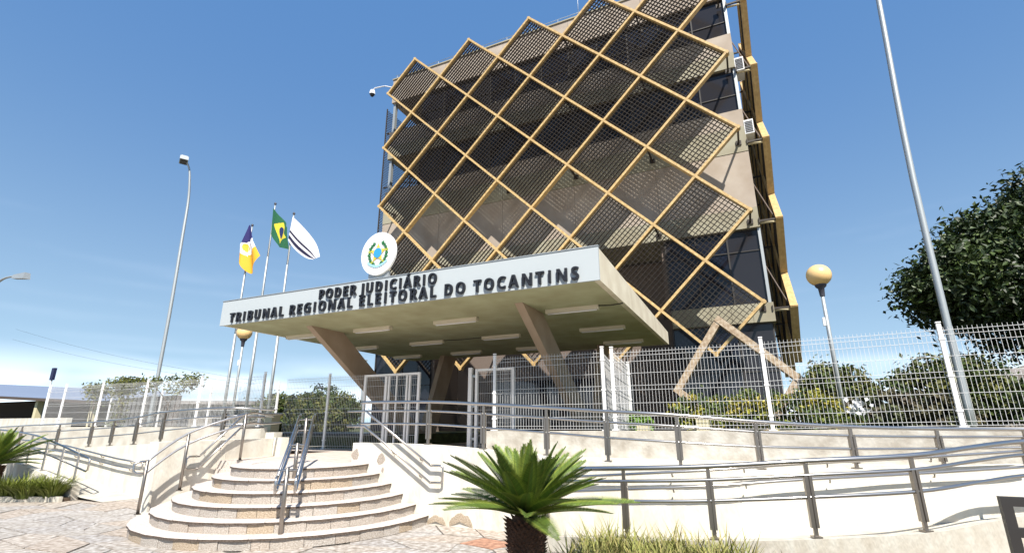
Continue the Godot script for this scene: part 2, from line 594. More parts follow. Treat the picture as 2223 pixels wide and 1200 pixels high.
func _ready() -> void:
	rng.seed = 4711
	setup_view()
	make_materials()
	build_ground()
	build_walls_and_ramps()
	build_stairs()
	build_building()
	build_canopy()
	build_rails()
	build_fences()
	build_street()
	build_plants()
	build_background()

# ------------------------------------------------------------------ camera, sky, sun
func setup_view() -> void:
	var cam := Camera3D.new()
	cam.name = "camera"
	add_child(cam)
	cam.position = Vector3(0, 1.6, 0)
	cam.basis = Basis(Vector3.UP, 0.4340) * Basis(Vector3.RIGHT, 0.2876) * Basis(Vector3.BACK, -0.0024)
	cam.fov = 57.76
	cam.near = 0.1
	cam.far = 2000
	cam.current = true
	var sun := DirectionalLight3D.new()
	sun.name = "sun"
	add_child(sun)
	var to_sun := Vector3(0.56, 1.20, 0.80).normalized()
	sun.basis = Basis.looking_at(-to_sun, Vector3.UP)
	sun.light_energy = 1.6
	sun.light_color = Color(1.0, 0.975, 0.935)
	sun.light_angular_distance = 0.5
	sun.shadow_enabled = true
	var env := Environment.new()
	env.background_mode = Environment.BG_SKY
	var sky := Sky.new()
	var sm := ProceduralSkyMaterial.new()
	sm.sky_top_color = Color(0.284, 0.436, 0.625)
	sm.sky_horizon_color = Color(0.655, 0.765, 0.825)
	sm.sky_curve = 0.165
	sm.ground_bottom_color = Color(0.45, 0.42, 0.38)
	sm.ground_horizon_color = Color(0.66, 0.70, 0.74)
	sm.sun_angle_max = 2.0
	sm.sun_curve = 0.05
	sm.sky_energy_multiplier = 1.0
	sm.sky_cover = clouds()
	sm.sky_cover_modulate = Color(1, 1, 1, 1)
	sky.sky_material = sm
	env.sky = sky
	env.ambient_light_source = Environment.AMBIENT_SOURCE_SKY
	env.tonemap_mode = Environment.TONE_MAPPER_LINEAR
	env.tonemap_exposure = 1.7
	env.sdfgi_enabled = true
	env.ssao_enabled = true
	env.ssil_enabled = true
	var we := WorldEnvironment.new()
	we.name = "world_environment"
	we.environment = env
	add_child(we)

func clouds() -> ImageTexture:
	var w := 1024; var h := 512
	var im := Image.create(w, h, false, Image.FORMAT_RGBA8)
	im.fill(Color(1, 1, 1, 0))
	var n := FastNoiseLite.new()
	n.seed = 12; n.frequency = 0.9; n.fractal_octaves = 5
	for y in range(190, 257):
		var el := (0.5 - (y + 0.5) / h) * PI
		for x in w:
			var az := (x + 0.5) / w * TAU
			var p := Vector3(cos(az) * 3.0, el * 22.0, sin(az) * 3.0)
			var v := n.get_noise_3dv(p) * 0.5 + 0.5
			var bank := smoothstep(0.13, 0.03, el) * smoothstep(0.30, 0.62, v)
			var streak := smoothstep(0.58, 0.8, n.get_noise_3dv(Vector3(p.x * 0.5, el * 60.0, p.z * 0.5) + Vector3(9, 4, 2)) * 0.5 + 0.5) * smoothstep(0.42, 0.2, el) * 0.25
			var a := clampf(bank * 0.5 + streak * 0.15, 0, 1)
			im.set_pixel(x, y, Color(1.0, 0.97, 0.95, a))
	return ImageTexture.create_from_image(im)

# ------------------------------------------------------------------ ground
func build_ground() -> void:
	var st := S()
	var g := 600.0
	quad(st, Vector3(-g, -0.06, -g), Vector3(g, -0.06, -g), Vector3(g, -0.06, g), Vector3(-g, -0.06, g))
	struct("ground", st, M.ground)
	# paved forecourt: mortar bed with irregular stone slabs
	st = S()
	prism(st, PackedVector2Array([Vector2(-26, -7.9), Vector2(-2.2, -7.9), Vector2(-2.2, -5.9), Vector2(-3.2, -4.6), Vector2(-3.2, 3), Vector2(-26, 3)]), -0.2, -0.012)
	var pave := struct("forecourt_pavement", st, M.mortar)
	rng.seed = 77
	var nx := 22; var nz := 12
	var grid := []
	for i in nx + 1:
		var col := []
		for j in nz + 1:
			col.append(Vector2(-19.0 + i * 0.78 + rng.randf_range(-0.2, 0.2) + (0.35 if j % 2 == 1 else 0.0), -7.75 + j * 0.52 + rng.randf_range(-0.12, 0.12)))
		grid.append(col)
	for i in nx:
		for j in nz:
			var c: Vector2 = (grid[i][j] + grid[i + 1][j] + grid[i + 1][j + 1] + grid[i][j + 1]) / 4
			if c.distance_to(Vector2(-7.65, -7.35)) < 2.25: continue
			if c.x < -13.9 and c.y < -6.7: continue
			if c.x > -2.7: continue
			if c.y < -7.6 and c.x > -14.0 and c.x < -10: pass
			var gap := 0.012
			var q := []
			for v in [grid[i][j], grid[i + 1][j], grid[i + 1][j + 1], grid[i][j + 1]]:
				var d: Vector2 = c - v
				q.append(v + d.normalized() * (gap + rng.randf() * 0.014))
			var up := rng.randf_range(-0.004, 0.006)
			var poly := PackedVector2Array()
			for k in 4:
				var a: Vector2 = q[k]; var b: Vector2 = q[(k + 1) % 4]
				poly.append(a)
				poly.append(a.lerp(b, 0.5) + Vector2(rng.randf_range(-0.022, 0.022), rng.randf_range(-0.022, 0.022)))
			st = S()
			prism(st, poly, -0.05, up)
			var m: Material = M.slabs[rng.randi() % M.slabs.size()]
			if c.distance_to(Vector2(-3.8, -6.8)) < 0.34: m = M.slab_red
			obj("paving_slab", st, m, pave)
	# planting bed on the right
	st = S()
	prism(st, PackedVector2Array([Vector2(-3.1, -4.6), Vector2(-2.1, -5.9), Vector2(-1.9, -7.0), Vector2(0.6, -7.25), Vector2(6, -8.0), Vector2(6, 2), Vector2(-3.1, 2)]), -0.2, 0.02)
	struct("planting_bed", st, M.earth)
	# garden terrace behind the fence
	st = S()
	prism(st, PackedVector2Array([Vector2(-60, -12.1), Vector2(-10.6, -12.1), Vector2(-10.6, -40), Vector2(-60, -40)]), -0.1, 1.30)
	struct("garden_terrace", st, M.lawn)
	st = S()
	prism(st, PackedVector2Array([Vector2(-5.2, -10.35), Vector2(40, -10.35), Vector2(40, -60), Vector2(1.3, -60), Vector2(1.3, -18.6), Vector2(-5.2, -18.6)]), -0.1, 1.36)
	struct("garden_terrace", st, M.lawn)

# ------------------------------------------------------------------ retaining walls and ramps
func build_walls_and_ramps() -> void:
	var st := S()
	# landing, entrance floor
	prism(st, PackedVector2Array([Vector2(-10.15, -8.7), Vector2(-9.93, -7.4), Vector2(-6.9, -7.77), Vector2(-6.9, -8.0), Vector2(-5.3, -8.0), Vector2(-5.3, -18.5), Vector2(-16.5, -18.5), Vector2(-16.5, -8.7)]), 0.0, 0.925)
	struct("landing", st, M.landing)
	# right retaining wall under the upper ramp
	var o := thing("retaining_wall", Vector3.ZERO, "white painted retaining wall right of the curved steps, carrying the upper right ramp rail", "wall")
	var RW := [Vector3(-6.9, 1.28, -7.75), Vector3(-5.29, 1.265, -7.75), Vector3(-4.19, 1.205, -7.75), Vector3(-3.04, 1.13, -7.75), Vector3(-2.06, 1.06, -7.78), Vector3(-1.03, 1.01, -7.88), Vector3(0.0, 0.985, -8.2), Vector3(1.2, 0.99, -8.75), Vector3(2.3, 1.02, -9.25), Vector3(3.4, 1.06, -9.65), Vector3(5.0, 1.1, -9.9)]
	var line := smooth_line(RW, 4)
	st = S()
	wall_line(st, line, Vector3(0, 0, -0.24), 0.0)
	obj("wall_body", st, M.white, o)
	# stones showing at the foot, chipped paint
	rng.seed = 5
	for s in [[-4.99, 0.15, 0.20, 0.16], [-4.52, 0.21, 0.24, 0.22]]:
		st = S(true)
		var c := Vector3(s[0], 0.0, -7.752)
		var ring := []
		for k in 11:
			var a := PI * k / 10
			ring.append(c + Vector3(cos(a) * s[2] * (1 + 0.12 * sin(k * 3.1)), sin(a) * s[3] * (1 + 0.1 * cos(k * 2.3)), 0.0))
		var apex := c + Vector3(0, s[1] * 0.45, 0.03)
		for k in 10: tri(st, apex, ring[k + 1], ring[k])
		obj("exposed_stone", st, M.risers[2], o)
	for s in [[-6.82, 1.07, 0.10, 0.12], [-6.23, 1.0, 0.11, 0.12], [-6.17, 0.83, 0.03, 0.06]]:
		st = S()
		var ring := []
		for k in 9:
			var a := TAU * k / 9
			ring.append(Vector3(s[0] + cos(a) * s[2] * rng.randf_range(0.5, 1.1), s[1] + sin(a) * s[3] * rng.randf_range(0.6, 1.1), -7.747))
		for k in range(1, 8): tri(st, ring[0], ring[k], ring[k + 1])
		obj("peeled_patch", st, M.risers[3], o)
	# upper right ramp floor
	st = S()
	for i in line.size() - 1:
		var a: Vector3 = line[i]; var b: Vector3 = line[i + 1]
		var fa := Vector3(a.x, minf(0.92, a.y - 0.28), a.z - 0.2); var fb := Vector3(b.x, minf(0.92, b.y - 0.28), b.z - 0.2)
		quad(st, Vector3(a.x, fa.y, -10.4), Vector3(b.x, fb.y, -10.4), fb, fa)
	struct("upper_ramp", st, M.white_ramp)
	# fence plinth right
	o = thing("fence_plinth", Vector3.ZERO, "weathered grey concrete plinth under the white fence on the right", "wall")
	st = S()
	wall_line(st, [Vector3(-5.36, 1.47, -10.2), Vector3(-2.5, 1.48, -10.2), Vector3(0.3, 1.49, -10.2), Vector3(3.0, 1.55, -10.2), Vector3(9, 1.6, -10.2)], Vector3(0, 0, -0.22), 0.2)
	obj("wall_body", st, M.concrete, o)
	st = S()
	wall_line(st, [Vector3(-5.36, 0.98, -10.05), Vector3(9, 0.98, -10.05)], Vector3(0, 0, -0.145), 0.2)
	obj("ledge", st, M.white, o)
	# lower right ramp
	var LR := [Vector3(-2.9, 0.16, -6.95), Vector3(-1.64, 0.215, -6.93), Vector3(-0.6, 0.26, -7.05), Vector3(0.5, 0.33, -7.25), Vector3(1.66, 0.40, -7.75), Vector3(2.4, 0.49, -8.25), Vector3(3.04, 0.56, -8.7), Vector3(4.2, 0.64, -9.1)]
	var ll := smooth_line(LR, 4)
	o = thing("ramp_kerb", Vector3.ZERO, "low white kerb wall of the lower right ramp behind the strappy grass", "wall")
	st = S()
	wall_line(st, ll, Vector3(0.02, 0, -0.16), -0.1)
	obj("wall_body", st, M.white_kerb, o)
	st = S()
	for i in ll.size() - 1:
		var a: Vector3 = ll[i]; var b: Vector3 = ll[i + 1]
		var fa := a + Vector3(0, -0.15, -0.1); var fb := b + Vector3(0, -0.15, -0.1)
		quad(st, Vector3(a.x, fa.y, a.z - 1.45), Vector3(b.x, fb.y, b.z - 1.45), fb, fa)
	struct("lower_ramp", st, M.white_ramp)
	# left: stair side wall + retaining wall of the upper left ramp
	o = thing("retaining_wall", Vector3.ZERO, "white painted wall left of the curved steps under the upper left ramp", "wall")
	st = S()
	prism(st, PackedVector2Array([Vector2(-9.95, -6.05), Vector2(-9.93, -7.4), Vector2(-10.15, -8.72), Vector2(-10.42, -8.72), Vector2(-10.25, -7.4), Vector2(-10.22, -6.05)]), 0.0, 1.31)
	prism(st, PackedVector2Array([Vector2(-10.15, -8.72), Vector2(-10.25, -9.05), Vector2(-10.6, -9.05), Vector2(-10.42, -8.72)]), 0.0, 1.44)
	prism(st, PackedVector2Array([Vector2(-9.9, -8.73), Vector2(-9.9, -8.95), Vector2(-10.24, -9.0), Vector2(-10.14, -8.73)]), 0.9, 1.33)
	obj("stair_wall", st, M.white, o)
	st = S()
	var LW := [Vector3(-25, 0.72, -8.3), Vector3(-20, 0.90, -7.95), Vector3(-17.7, 0.98, -7.85), Vector3(-16, 1.06, -7.8), Vector3(-14.05, 1.14, -7.8), Vector3(-13, 1.19, -7.8), Vector3(-10.25, 1.30, -7.8)]
	var lw := smooth_line(LW, 3)
	wall_line(st, lw, Vector3(0, 0, -0.24), 0.0)
	obj("wall_body", st, M.white, o)
	st = S()
	for i in lw.size() - 1:
		var a: Vector3 = lw[i]; var b: Vector3 = lw[i + 1]
		quad(st, Vector3(a.x, a.y - 0.22, -10.75), Vector3(b.x, b.y - 0.22, -10.75), b + Vector3(0, -0.22, -0.2), a + Vector3(0, -0.22, -0.2))
	struct("upper_ramp", st, M.white_ramp)
	o = thing("fence_plinth", Vector3.ZERO, "weathered concrete plinth under the white fence on the left", "wall")
	st = S()
	wall_line(st, [Vector3(-40, 1.58, -10.7), Vector3(-13.0, 1.55, -10.7)], Vector3(0, 0, -0.22), 0.2)
	obj("wall_body", st, M.white_ramp, o)
	# lower left ramp and its kerb
	o = thing("ramp_kerb", Vector3.ZERO, "low white kerb wall of the lower left ramp beside the planted bed", "wall")
	st = S()
	var LK := [Vector3(-26, 1.0, -7.1), Vector3(-17, 0.74, -6.85), Vector3(-15.75, 0.56, -6.85), Vector3(-14.99, 0.44, -6.85), Vector3(-14.1, 0.32, -6.85)]
	wall_line(st, LK, Vector3(0, 0, -0.16), -0.1)
	obj("wall_body", st, M.white, o)
	st = S()
	var LF := [Vector3(-26, 0.85, -6.95), Vector3(-17, 0.5, -6.95), Vector3(-15, 0.25, -6.95), Vector3(-13.9, 0.06, -6.95), Vector3(-13.0, 0.008, -6.95)]
	for i in LF.size() - 1:
		var a: Vector3 = LF[i]; var b: Vector3 = LF[i + 1]
		quad(st, a + Vector3(0, 0, -1.2), b + Vector3(0, 0, -1.2), b, a)
	struct("lower_ramp", st, M.white_ramp)

# ------------------------------------------------------------------ curved stone steps
func build_stairs() -> void:
	rng.seed = 99
	var o := thing("stone_staircase", Vector3(-7.65, 0, -7.35), "six curved granite steps fanning out between the white walls", "steps")
	var rs := [2.53, 2.27, 2.00, 1.74, 1.48, 1.22]
	for i in 6:
		var r: float = rs[i]
		var y1 := 0.155 * (i + 1)
		var y0 := 0.155 * i
		var core_r := r - 0.055
		var p0 := -asin(0.39 / r)
		var p1 := acos(clampf(-2.29 / r, -1.0, 1.0)) if r > 2.3 else PI * 0.97
		var poly := PackedVector2Array()
		for k in 25:
			var a := lerpf(p0, p1, k / 24.0)
			poly.append(Vector2(cos(a), sin(a)) * core_r)
		var last: Vector2 = poly[poly.size() - 1]
		if last.x > -2.25: poly.append(Vector2(-2.27, last.y))
		poly.append(Vector2(-2.27, -0.05)) if poly[poly.size() - 1].y > 0.0 else poly.append(Vector2(-2.27, -0.06))
		poly.append(Vector2(0.7, -0.40))
		var st := S()
		prism(st, poly, maxf(0.0, y0 - 0.1), y1 - 0.004)
		var step := obj("step", st, M.tread, o)
		# riser stones
		var a := p0
		while a < p1 - 0.02:
			var da := rng.randf_range(0.24, 0.46) / r
			if p1 - a - da < 0.12 / r: da = p1 - a
			var b := a + da - 0.008 / r
			st = S()
			var ro := r - 0.022 + rng.randf_range(-0.006, 0.008)
			var n := 3
			for k in n:
				var t0 := lerpf(a, b, float(k) / n); var t1 := lerpf(a, b, float(k + 1) / n)
				var A := Vector3(cos(t0), 0, sin(t0)); var B := Vector3(cos(t1), 0, sin(t1))
				var jt := Vector3.UP * (y1 - 0.036)
				var jb := Vector3.UP * (y0 + 0.004)
				hexa(st, [A * (ro - 0.05) + jb, B * (ro - 0.05) + jb, B * ro + jb, A * ro + jb,
					A * (ro - 0.05) + jt, B * (ro - 0.05) + jt, B * ro + jt, A * ro + jt])
			var pick := rng.randf()
			var mi := 0 if pick < 0.3 else (1 if pick < 0.6 else (2 if pick < 0.72 else (3 if pick < 0.88 else 4)))
			obj("riser_stone", st, M.risers[mi], step)
			a += da
		# tread slabs with overhang
		a = p0
		while a < p1 - 0.02:
			var da := rng.randf_range(0.45, 0.75) / r
			if p1 - a - da < 0.25 / r: da = p1 - a
			var b := a + da - 0.005 / r
			st = S()
			var n := 6
			var inner := r - 0.34
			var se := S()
			var wob := rng.randf_range(-0.004, 0.006)
			for k in n:
				var t0 := lerpf(a, b, float(k) / n); var t1 := lerpf(a, b, float(k + 1) / n)
				var A := Vector3(cos(t0), 0, sin(t0)); var B := Vector3(cos(t1), 0, sin(t1))
				var ra := r + wob + 0.006 * sin(t0 * 31.0 + i); var rb := r + wob + 0.006 * sin(t1 * 31.0 + i)
				if k == n - 1: rb -= 0.004
				var top := Vector3.UP * (y1 + 0.002 + wob * 0.3); var bot := Vector3.UP * (y1 - 0.034)
				var mid := Vector3.UP * (y1 - 0.008)
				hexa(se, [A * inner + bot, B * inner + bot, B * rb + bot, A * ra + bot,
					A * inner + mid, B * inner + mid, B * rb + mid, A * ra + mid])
				hexa(st, [A * inner + mid, B * inner + mid, B * (rb - 0.001) + mid, A * (ra - 0.002) + mid,
					A * inner + top, B * inner + top, B * (rb - 0.008) + top, A * (ra - 0.008) + top])
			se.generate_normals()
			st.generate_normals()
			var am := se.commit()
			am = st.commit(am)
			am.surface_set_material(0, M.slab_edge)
			am.surface_set_material(1, M.tread)
			inst("tread_slab", am, null, step)
			a += da

# ------------------------------------------------------------------ building
const WZ := -19.975          # plane of the front wall
func Yh(v: float) -> float:
	return v * H * 1.0173 + 1.6

func band(parent: Node, x0: float, x1: float, y0: float, y1: float, m: Material, proud := 0.0, n := "wall_band") -> void:
	var st := S()
	var z := WZ + proud
	# front panels with joints
	var w := (x1 - x0) / 5.0
	var zb := -33.0
	box(st, Vector3(x0, y0, zb), Vector3(x1, y1, z - 0.02))
	var o := obj(n, st, m, parent)
	for k in 5:
		st = S()
		var a := x0 + w * k + (0.0 if k == 0 else 0.006)
		var b := x0 + w * (k + 1) - (0.0 if k == 4 else 0.006)
		box(st, Vector3(a, y0 + 0.006, z - 0.019), Vector3(b, y1 - 0.006, z))
		obj("cladding_panel", st, m, o)

func glass_row(parent: Node, x0: float, x1: float, y0: float, y1: float, n: int, transom: float) -> void:
	var z := WZ - 0.165
	var w := (x1 - x0) / n
	for k in n:
		var st := S()
		box(st, Vector3(x0 + w * k + 0.02, y0 + 0.02, z - 0.02), Vector3(x0 + w * (k + 1) - 0.02, y1 - 0.02, z))
		var p := obj("window_pane", st, M.glasses[(k * 7 + int(y0)) % 4], parent)
		st = S()
		var xa := x0 + w * k
		box(st, Vector3(xa - 0.028, y0, z - 0.03), Vector3(xa + 0.028, y1, z + 0.045))
		box(st, Vector3(xa + 0.028, y0, z - 0.03), Vector3(xa + w - 0.028, y0 + 0.05, z + 0.04))
		box(st, Vector3(xa + 0.028, y1 - 0.05, z - 0.03), Vector3(xa + w - 0.028, y1, z + 0.04))
		if transom > 0:
			box(st, Vector3(xa + 0.028, transom - 0.02, z - 0.03), Vector3(xa + w - 0.028, transom + 0.02, z + 0.035))
		obj("frame", st, M.frame, p)

func build_building() -> void:
	var o := thing("office_building", Vector3.ZERO, "tall beige office building with dark window bands behind a golden diamond lattice", "building")
	var XL := -17.0; var XR := 1.11
	var st := S()
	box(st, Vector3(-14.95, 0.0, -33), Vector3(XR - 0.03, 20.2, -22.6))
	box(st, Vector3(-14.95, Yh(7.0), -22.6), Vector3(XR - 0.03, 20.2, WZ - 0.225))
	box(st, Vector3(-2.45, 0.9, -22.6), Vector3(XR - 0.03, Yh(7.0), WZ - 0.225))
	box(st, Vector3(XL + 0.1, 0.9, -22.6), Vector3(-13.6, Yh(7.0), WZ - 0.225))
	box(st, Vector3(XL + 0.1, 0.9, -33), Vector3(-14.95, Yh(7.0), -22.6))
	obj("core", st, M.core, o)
	# beige bands from the top
	band(o, XL, XR, Yh(10.45), Yh(11.36), M.pink)
	band(o, XL, XR, Yh(8.75), Yh(9.31), M.pink)
	band(o, XL, XR, Yh(8.31), Yh(8.75), M.greenish, 0.02)
	band(o, XL, XR, Yh(6.67), Yh(7.139), M.pink)
	band(o, XL, XR, Yh(6.02), Yh(6.67), M.greenish, 0.02)
	band(o, XL, XR, Yh(4.62), Yh(6.02), M.pink)
	band(o, XL, XR, Yh(4.146), Yh(4.62), M.greenish, 0.02)
	band(o, -2.4, XR + 0.05, Yh(2.04), Yh(2.45), M.greenish, 0.03)
	band(o, XL, -13.6, Yh(2.04), Yh(2.45), M.greenish, 0.03)
	# parapet coping
	st = S()
	box(st, Vector3(XL - 0.04, Yh(11.36), -33), Vector3(XR + 0.04, Yh(11.36) + 0.07, WZ + 0.055))
	obj("coping", st, M.greenish, o)
	st = S(true)
	for k in 13:
		var x := XL + 0.2 + k * 1.45
		tube(st, [Vector3(x, Yh(11.36) + 0.05, WZ - 0.065), Vector3(x, Yh(11.36) + 0.34, WZ - 0.065)], 0.012, 5)
	tube(st, [Vector3(XL + 0.1, Yh(11.36) + 0.33, WZ - 0.065), Vector3(XR - 0.1, Yh(11.36) + 0.33, WZ - 0.065)], 0.014, 5)
	tube(st, [Vector3(-5.6, Yh(11.36), -20.2), Vector3(-5.6, Yh(11.36) + 2.2, -20.2)], 0.02, 5, 0.008)
	obj("lightning_rod", st, M.galv, o)
	# windows
	glass_row(o, -14.9, XR - 0.06, Yh(9.31), Yh(10.45), 11, Yh(9.75))
	glass_row(o, -14.9, XR - 0.06, Yh(7.139), Yh(8.31), 11, Yh(7.6))
	glass_row(o, -2.42, XR - 0.06, Yh(2.45), Yh(4.146), 3, Yh(3.65))
	glass_row(o, -2.42, XR - 0.06, 1.0, Yh(2.04), 3, 3.4)
	glass_row(o, XL + 0.1, -13.6, Yh(2.45), Yh(4.146), 2, Yh(3.65))
	glass_row(o, XL + 0.1, -13.6, 1.0, Yh(2.04), 2, 3.4)
	# thin pillars at the corner notch and right corner of the glass
	for y in [[9.31, 10.45], [7.139, 8.31]]:
		st = S()
		box(st, Vector3(XL + 0.05, Yh(y[0]), WZ - 0.315), Vector3(XL + 0.2, Yh(y[1]), WZ - 0.115))
		obj("corner_post", st, M.galv, o)
		st = S()
		box(st, Vector3(XR - 0.12, Yh(y[0]), WZ - 0.225), Vector3(XR, Yh(y[1]), WZ - 0.065))
		obj("corner_post", st, M.galv, o)
	st = S()
	box(st, Vector3(XR - 0.1, Yh(2.45), WZ - 0.225), Vector3(XR, Yh(4.146), WZ - 0.065))
	obj("corner_post", st, M.galv, o)
	# entrance recess: back wall, side walls, soffit, glazed doors
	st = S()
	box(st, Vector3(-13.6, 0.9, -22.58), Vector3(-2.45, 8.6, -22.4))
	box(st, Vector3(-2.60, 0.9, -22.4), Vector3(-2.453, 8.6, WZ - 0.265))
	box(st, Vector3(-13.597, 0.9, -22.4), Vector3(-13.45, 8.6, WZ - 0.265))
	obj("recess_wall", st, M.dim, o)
	for k in 6:
		st = S()
		box(st, Vector3(-11.4 + k * 1.15, 1.0, -22.395), Vector3(-11.4 + k * 1.15 + 1.09, 3.6, -22.36))
		var p := obj("entrance_pane", st, M.glass, o)
		st = S()
		box(st, Vector3(-11.43 + k * 1.15, 0.95, -22.39), Vector3(-11.39 + k * 1.15, 3.7, -22.33))
		obj("frame", st, M.frame, p)
	# lattices
	var org := Vector3(-16.20, 19.204, -18.615)
	var struts := []
	for r in range(-9, 2, 2):
		for c in [0, 2, 4, 6, 8, 10]:
			var rr: int = r + 1
			if rr > 0 or rr < -8: continue
			if (c + rr) % 2 == 0:
				var j: int = (c + rr) / 2
				struts.append([c - j, j])
	lattice(o, "front_lattice", org, Vector3(H, 0, 0), Vector3(0, 0, 1), all_cells(0, 8, -8, 0), -5, 1.34, struts)
	var side_struts := []
	for r in [0, -2, -4, -6, -8]:
		for c in [0, 2, 4]:
			var j: int = (c + r) / 2
			side_struts.append([c - j, j])
	lattice(o, "side_lattice", Vector3(1.92, 19.204, -20.0), Vector3(0, 0, -H), Vector3(1, 0, 0), all_cells(0, 5, -8, 0), 99, 0.84, side_struts)
	# fine dark screen of the left side, seen edge on past the corner
	var scr := Node3D.new()
	scr.name = "side_screen"
	o.add_child(scr, true)
	st = S()
	var zc := 0.0
	while zc < 14.0:
		var za := -20.1 - maxf(0.0, zc - 9.0); var ya := 10.4 + minf(zc, 9.0)
		var zb2 := -20.1 - minf(zc, 5.0); var yb2 := 10.4 + maxf(0.0, zc - 5.0)
		bar(st, Vector3(-17.38, ya, za), Vector3(-17.38, yb2, zb2), 0.02, 0.02, Vector3.RIGHT)
		bar(st, Vector3(-17.40, 29.8 - ya, za), Vector3(-17.40, 29.8 - yb2, zb2), 0.02, 0.02, Vector3.RIGHT)
		zc += 0.16
	obj("grille", st, M.fin, scr).set_meta("kind", "stuff")
	for zz in [-20.08, -22.6, -25.1]:
		st = S()
		cbox(st, Vector3(-17.38, 14.9, zz), Vector3(0.05, 9.1, 0.06))
		obj("upright", st, M.fin, scr)
	for y in [11.0, 14.5, 18.0]:
		st = S()
		bar(st, Vector3(-17.52, y, -20.4), Vector3(-16.9, y, -20.4), 0.06, 0.06)
		obj("bracket", st, M.fin, scr)
	# pale struts seen at the right corner
	for y in [5.6, 9.0, 12.4, 15.8, 19.2]:
		st = S()
		bar(st, Vector3(1.11, y - 0.05, WZ - 0.115), Vector3(1.80, y - 0.05, -20.15), 0.06, 0.06)
		obj("corner_strut", st, M.cream, o)
		st = S()
		bar(st, Vector3(1.11, y - 1.7, WZ - 0.315), Vector3(1.66, y - 3.1, -20.5), 0.035, 0.035)
		obj("brace", st, M.dim, o)
	for q in [["white air conditioner box high on the right side wall", 15.75], ["white air conditioner box lower on the right side wall", 12.75]]:
		var ac := thing("air_conditioner", Vector3(1.09, q[1], -20.35), q[0], "air conditioner", "air conditioners behind the side lattice")
		st = S()
		box(st, Vector3(0.0, 0, -0.4), Vector3(0.34, 0.62, 0.4))
		obj("casing", st, M.white_plain, ac)
		st = S()
		for k in 7: box(st, Vector3(0.03, 0.06 + k * 0.075, 0.402), Vector3(0.31, 0.09 + k * 0.075, 0.42))
		obj("grille", st, M.frame, ac)
	# camera on the roof corner
	var cc := thing("security_camera", Vector3(XL + 0.1, 20.75, WZ - 0.115), "white dome security camera on an arm at the left roof corner", "camera")
	st = S(true)
	tube(st, [Vector3(0, 0, 0), Vector3(-0.9, 0.52, -0.1), Vector3(-1.75, 0.72, -0.2), Vector3(-1.95, 0.62, -0.2)], 0.035, 8)
	obj("arm", st, M.white_plain, cc)
	st = S(true)
	lathe(st, Vector3(-1.95, 0.2, -0.2), [Vector2(0, 0.44), Vector2(0.13, 0.4), Vector2(0.17, 0.28), Vector2(0.17, 0.14), Vector2(0, 0.14)], 16)
	obj("housing", st, M.white_plain, cc)
	st = S(true)
	lathe(st, Vector3(-1.95, 0.2, -0.2), [Vector2(0.14, 0.14), Vector2(0.12, 0.04), Vector2(0.07, -0.02), Vector2(0, -0.04)], 16)
	obj("dome", st, M.black, cc)

# ------------------------------------------------------------------ entrance canopy
func lettering(parent: Node, text: String, x0: float, x1: float, y: float, cap: float, z: float) -> void:
	var f := SystemFont.new()
	f.font_names = PackedStringArray(["Droid Sans"])
	f.font_weight = 700
	var fs := 64
	var widths := []
	var total := 0.0
	for k in text.length():
		var w := f.get_string_size(text.substr(k, 1), HORIZONTAL_ALIGNMENT_LEFT, -1, fs).x
		widths.append(w)
		total += w
	var px := cap / (fs * 0.714)
	var nat := total * px
	var extra := (x1 - x0 - nat) / (text.length() - 1)
	var x := x0
	for k in text.length():
		var ch := text.substr(k, 1)
		if ch == "I":
			var sb := S()
			box(sb, Vector3(x + widths[k] * px * 0.5 - cap * 0.095, y, z - 0.025), Vector3(x + widths[k] * px * 0.5 + cap * 0.095, y + cap, z + 0.025))
			obj("letter", sb, M.black, parent)
		elif ch != " ":
			var tm := TextMesh.new()
			tm.font = f
			tm.text = ch
			tm.font_size = fs
			tm.pixel_size = px
			tm.depth = 0.05
			tm.curve_step = 1.0
			tm.horizontal_alignment = HORIZONTAL_ALIGNMENT_LEFT
			tm.vertical_alignment = VERTICAL_ALIGNMENT_BOTTOM
			var o := inst("letter", tm, M.black, parent)
			var asc := f.get_descent(fs) * px
			o.position = Vector3(x, y - asc, z)
		x += widths[k] * px + extra

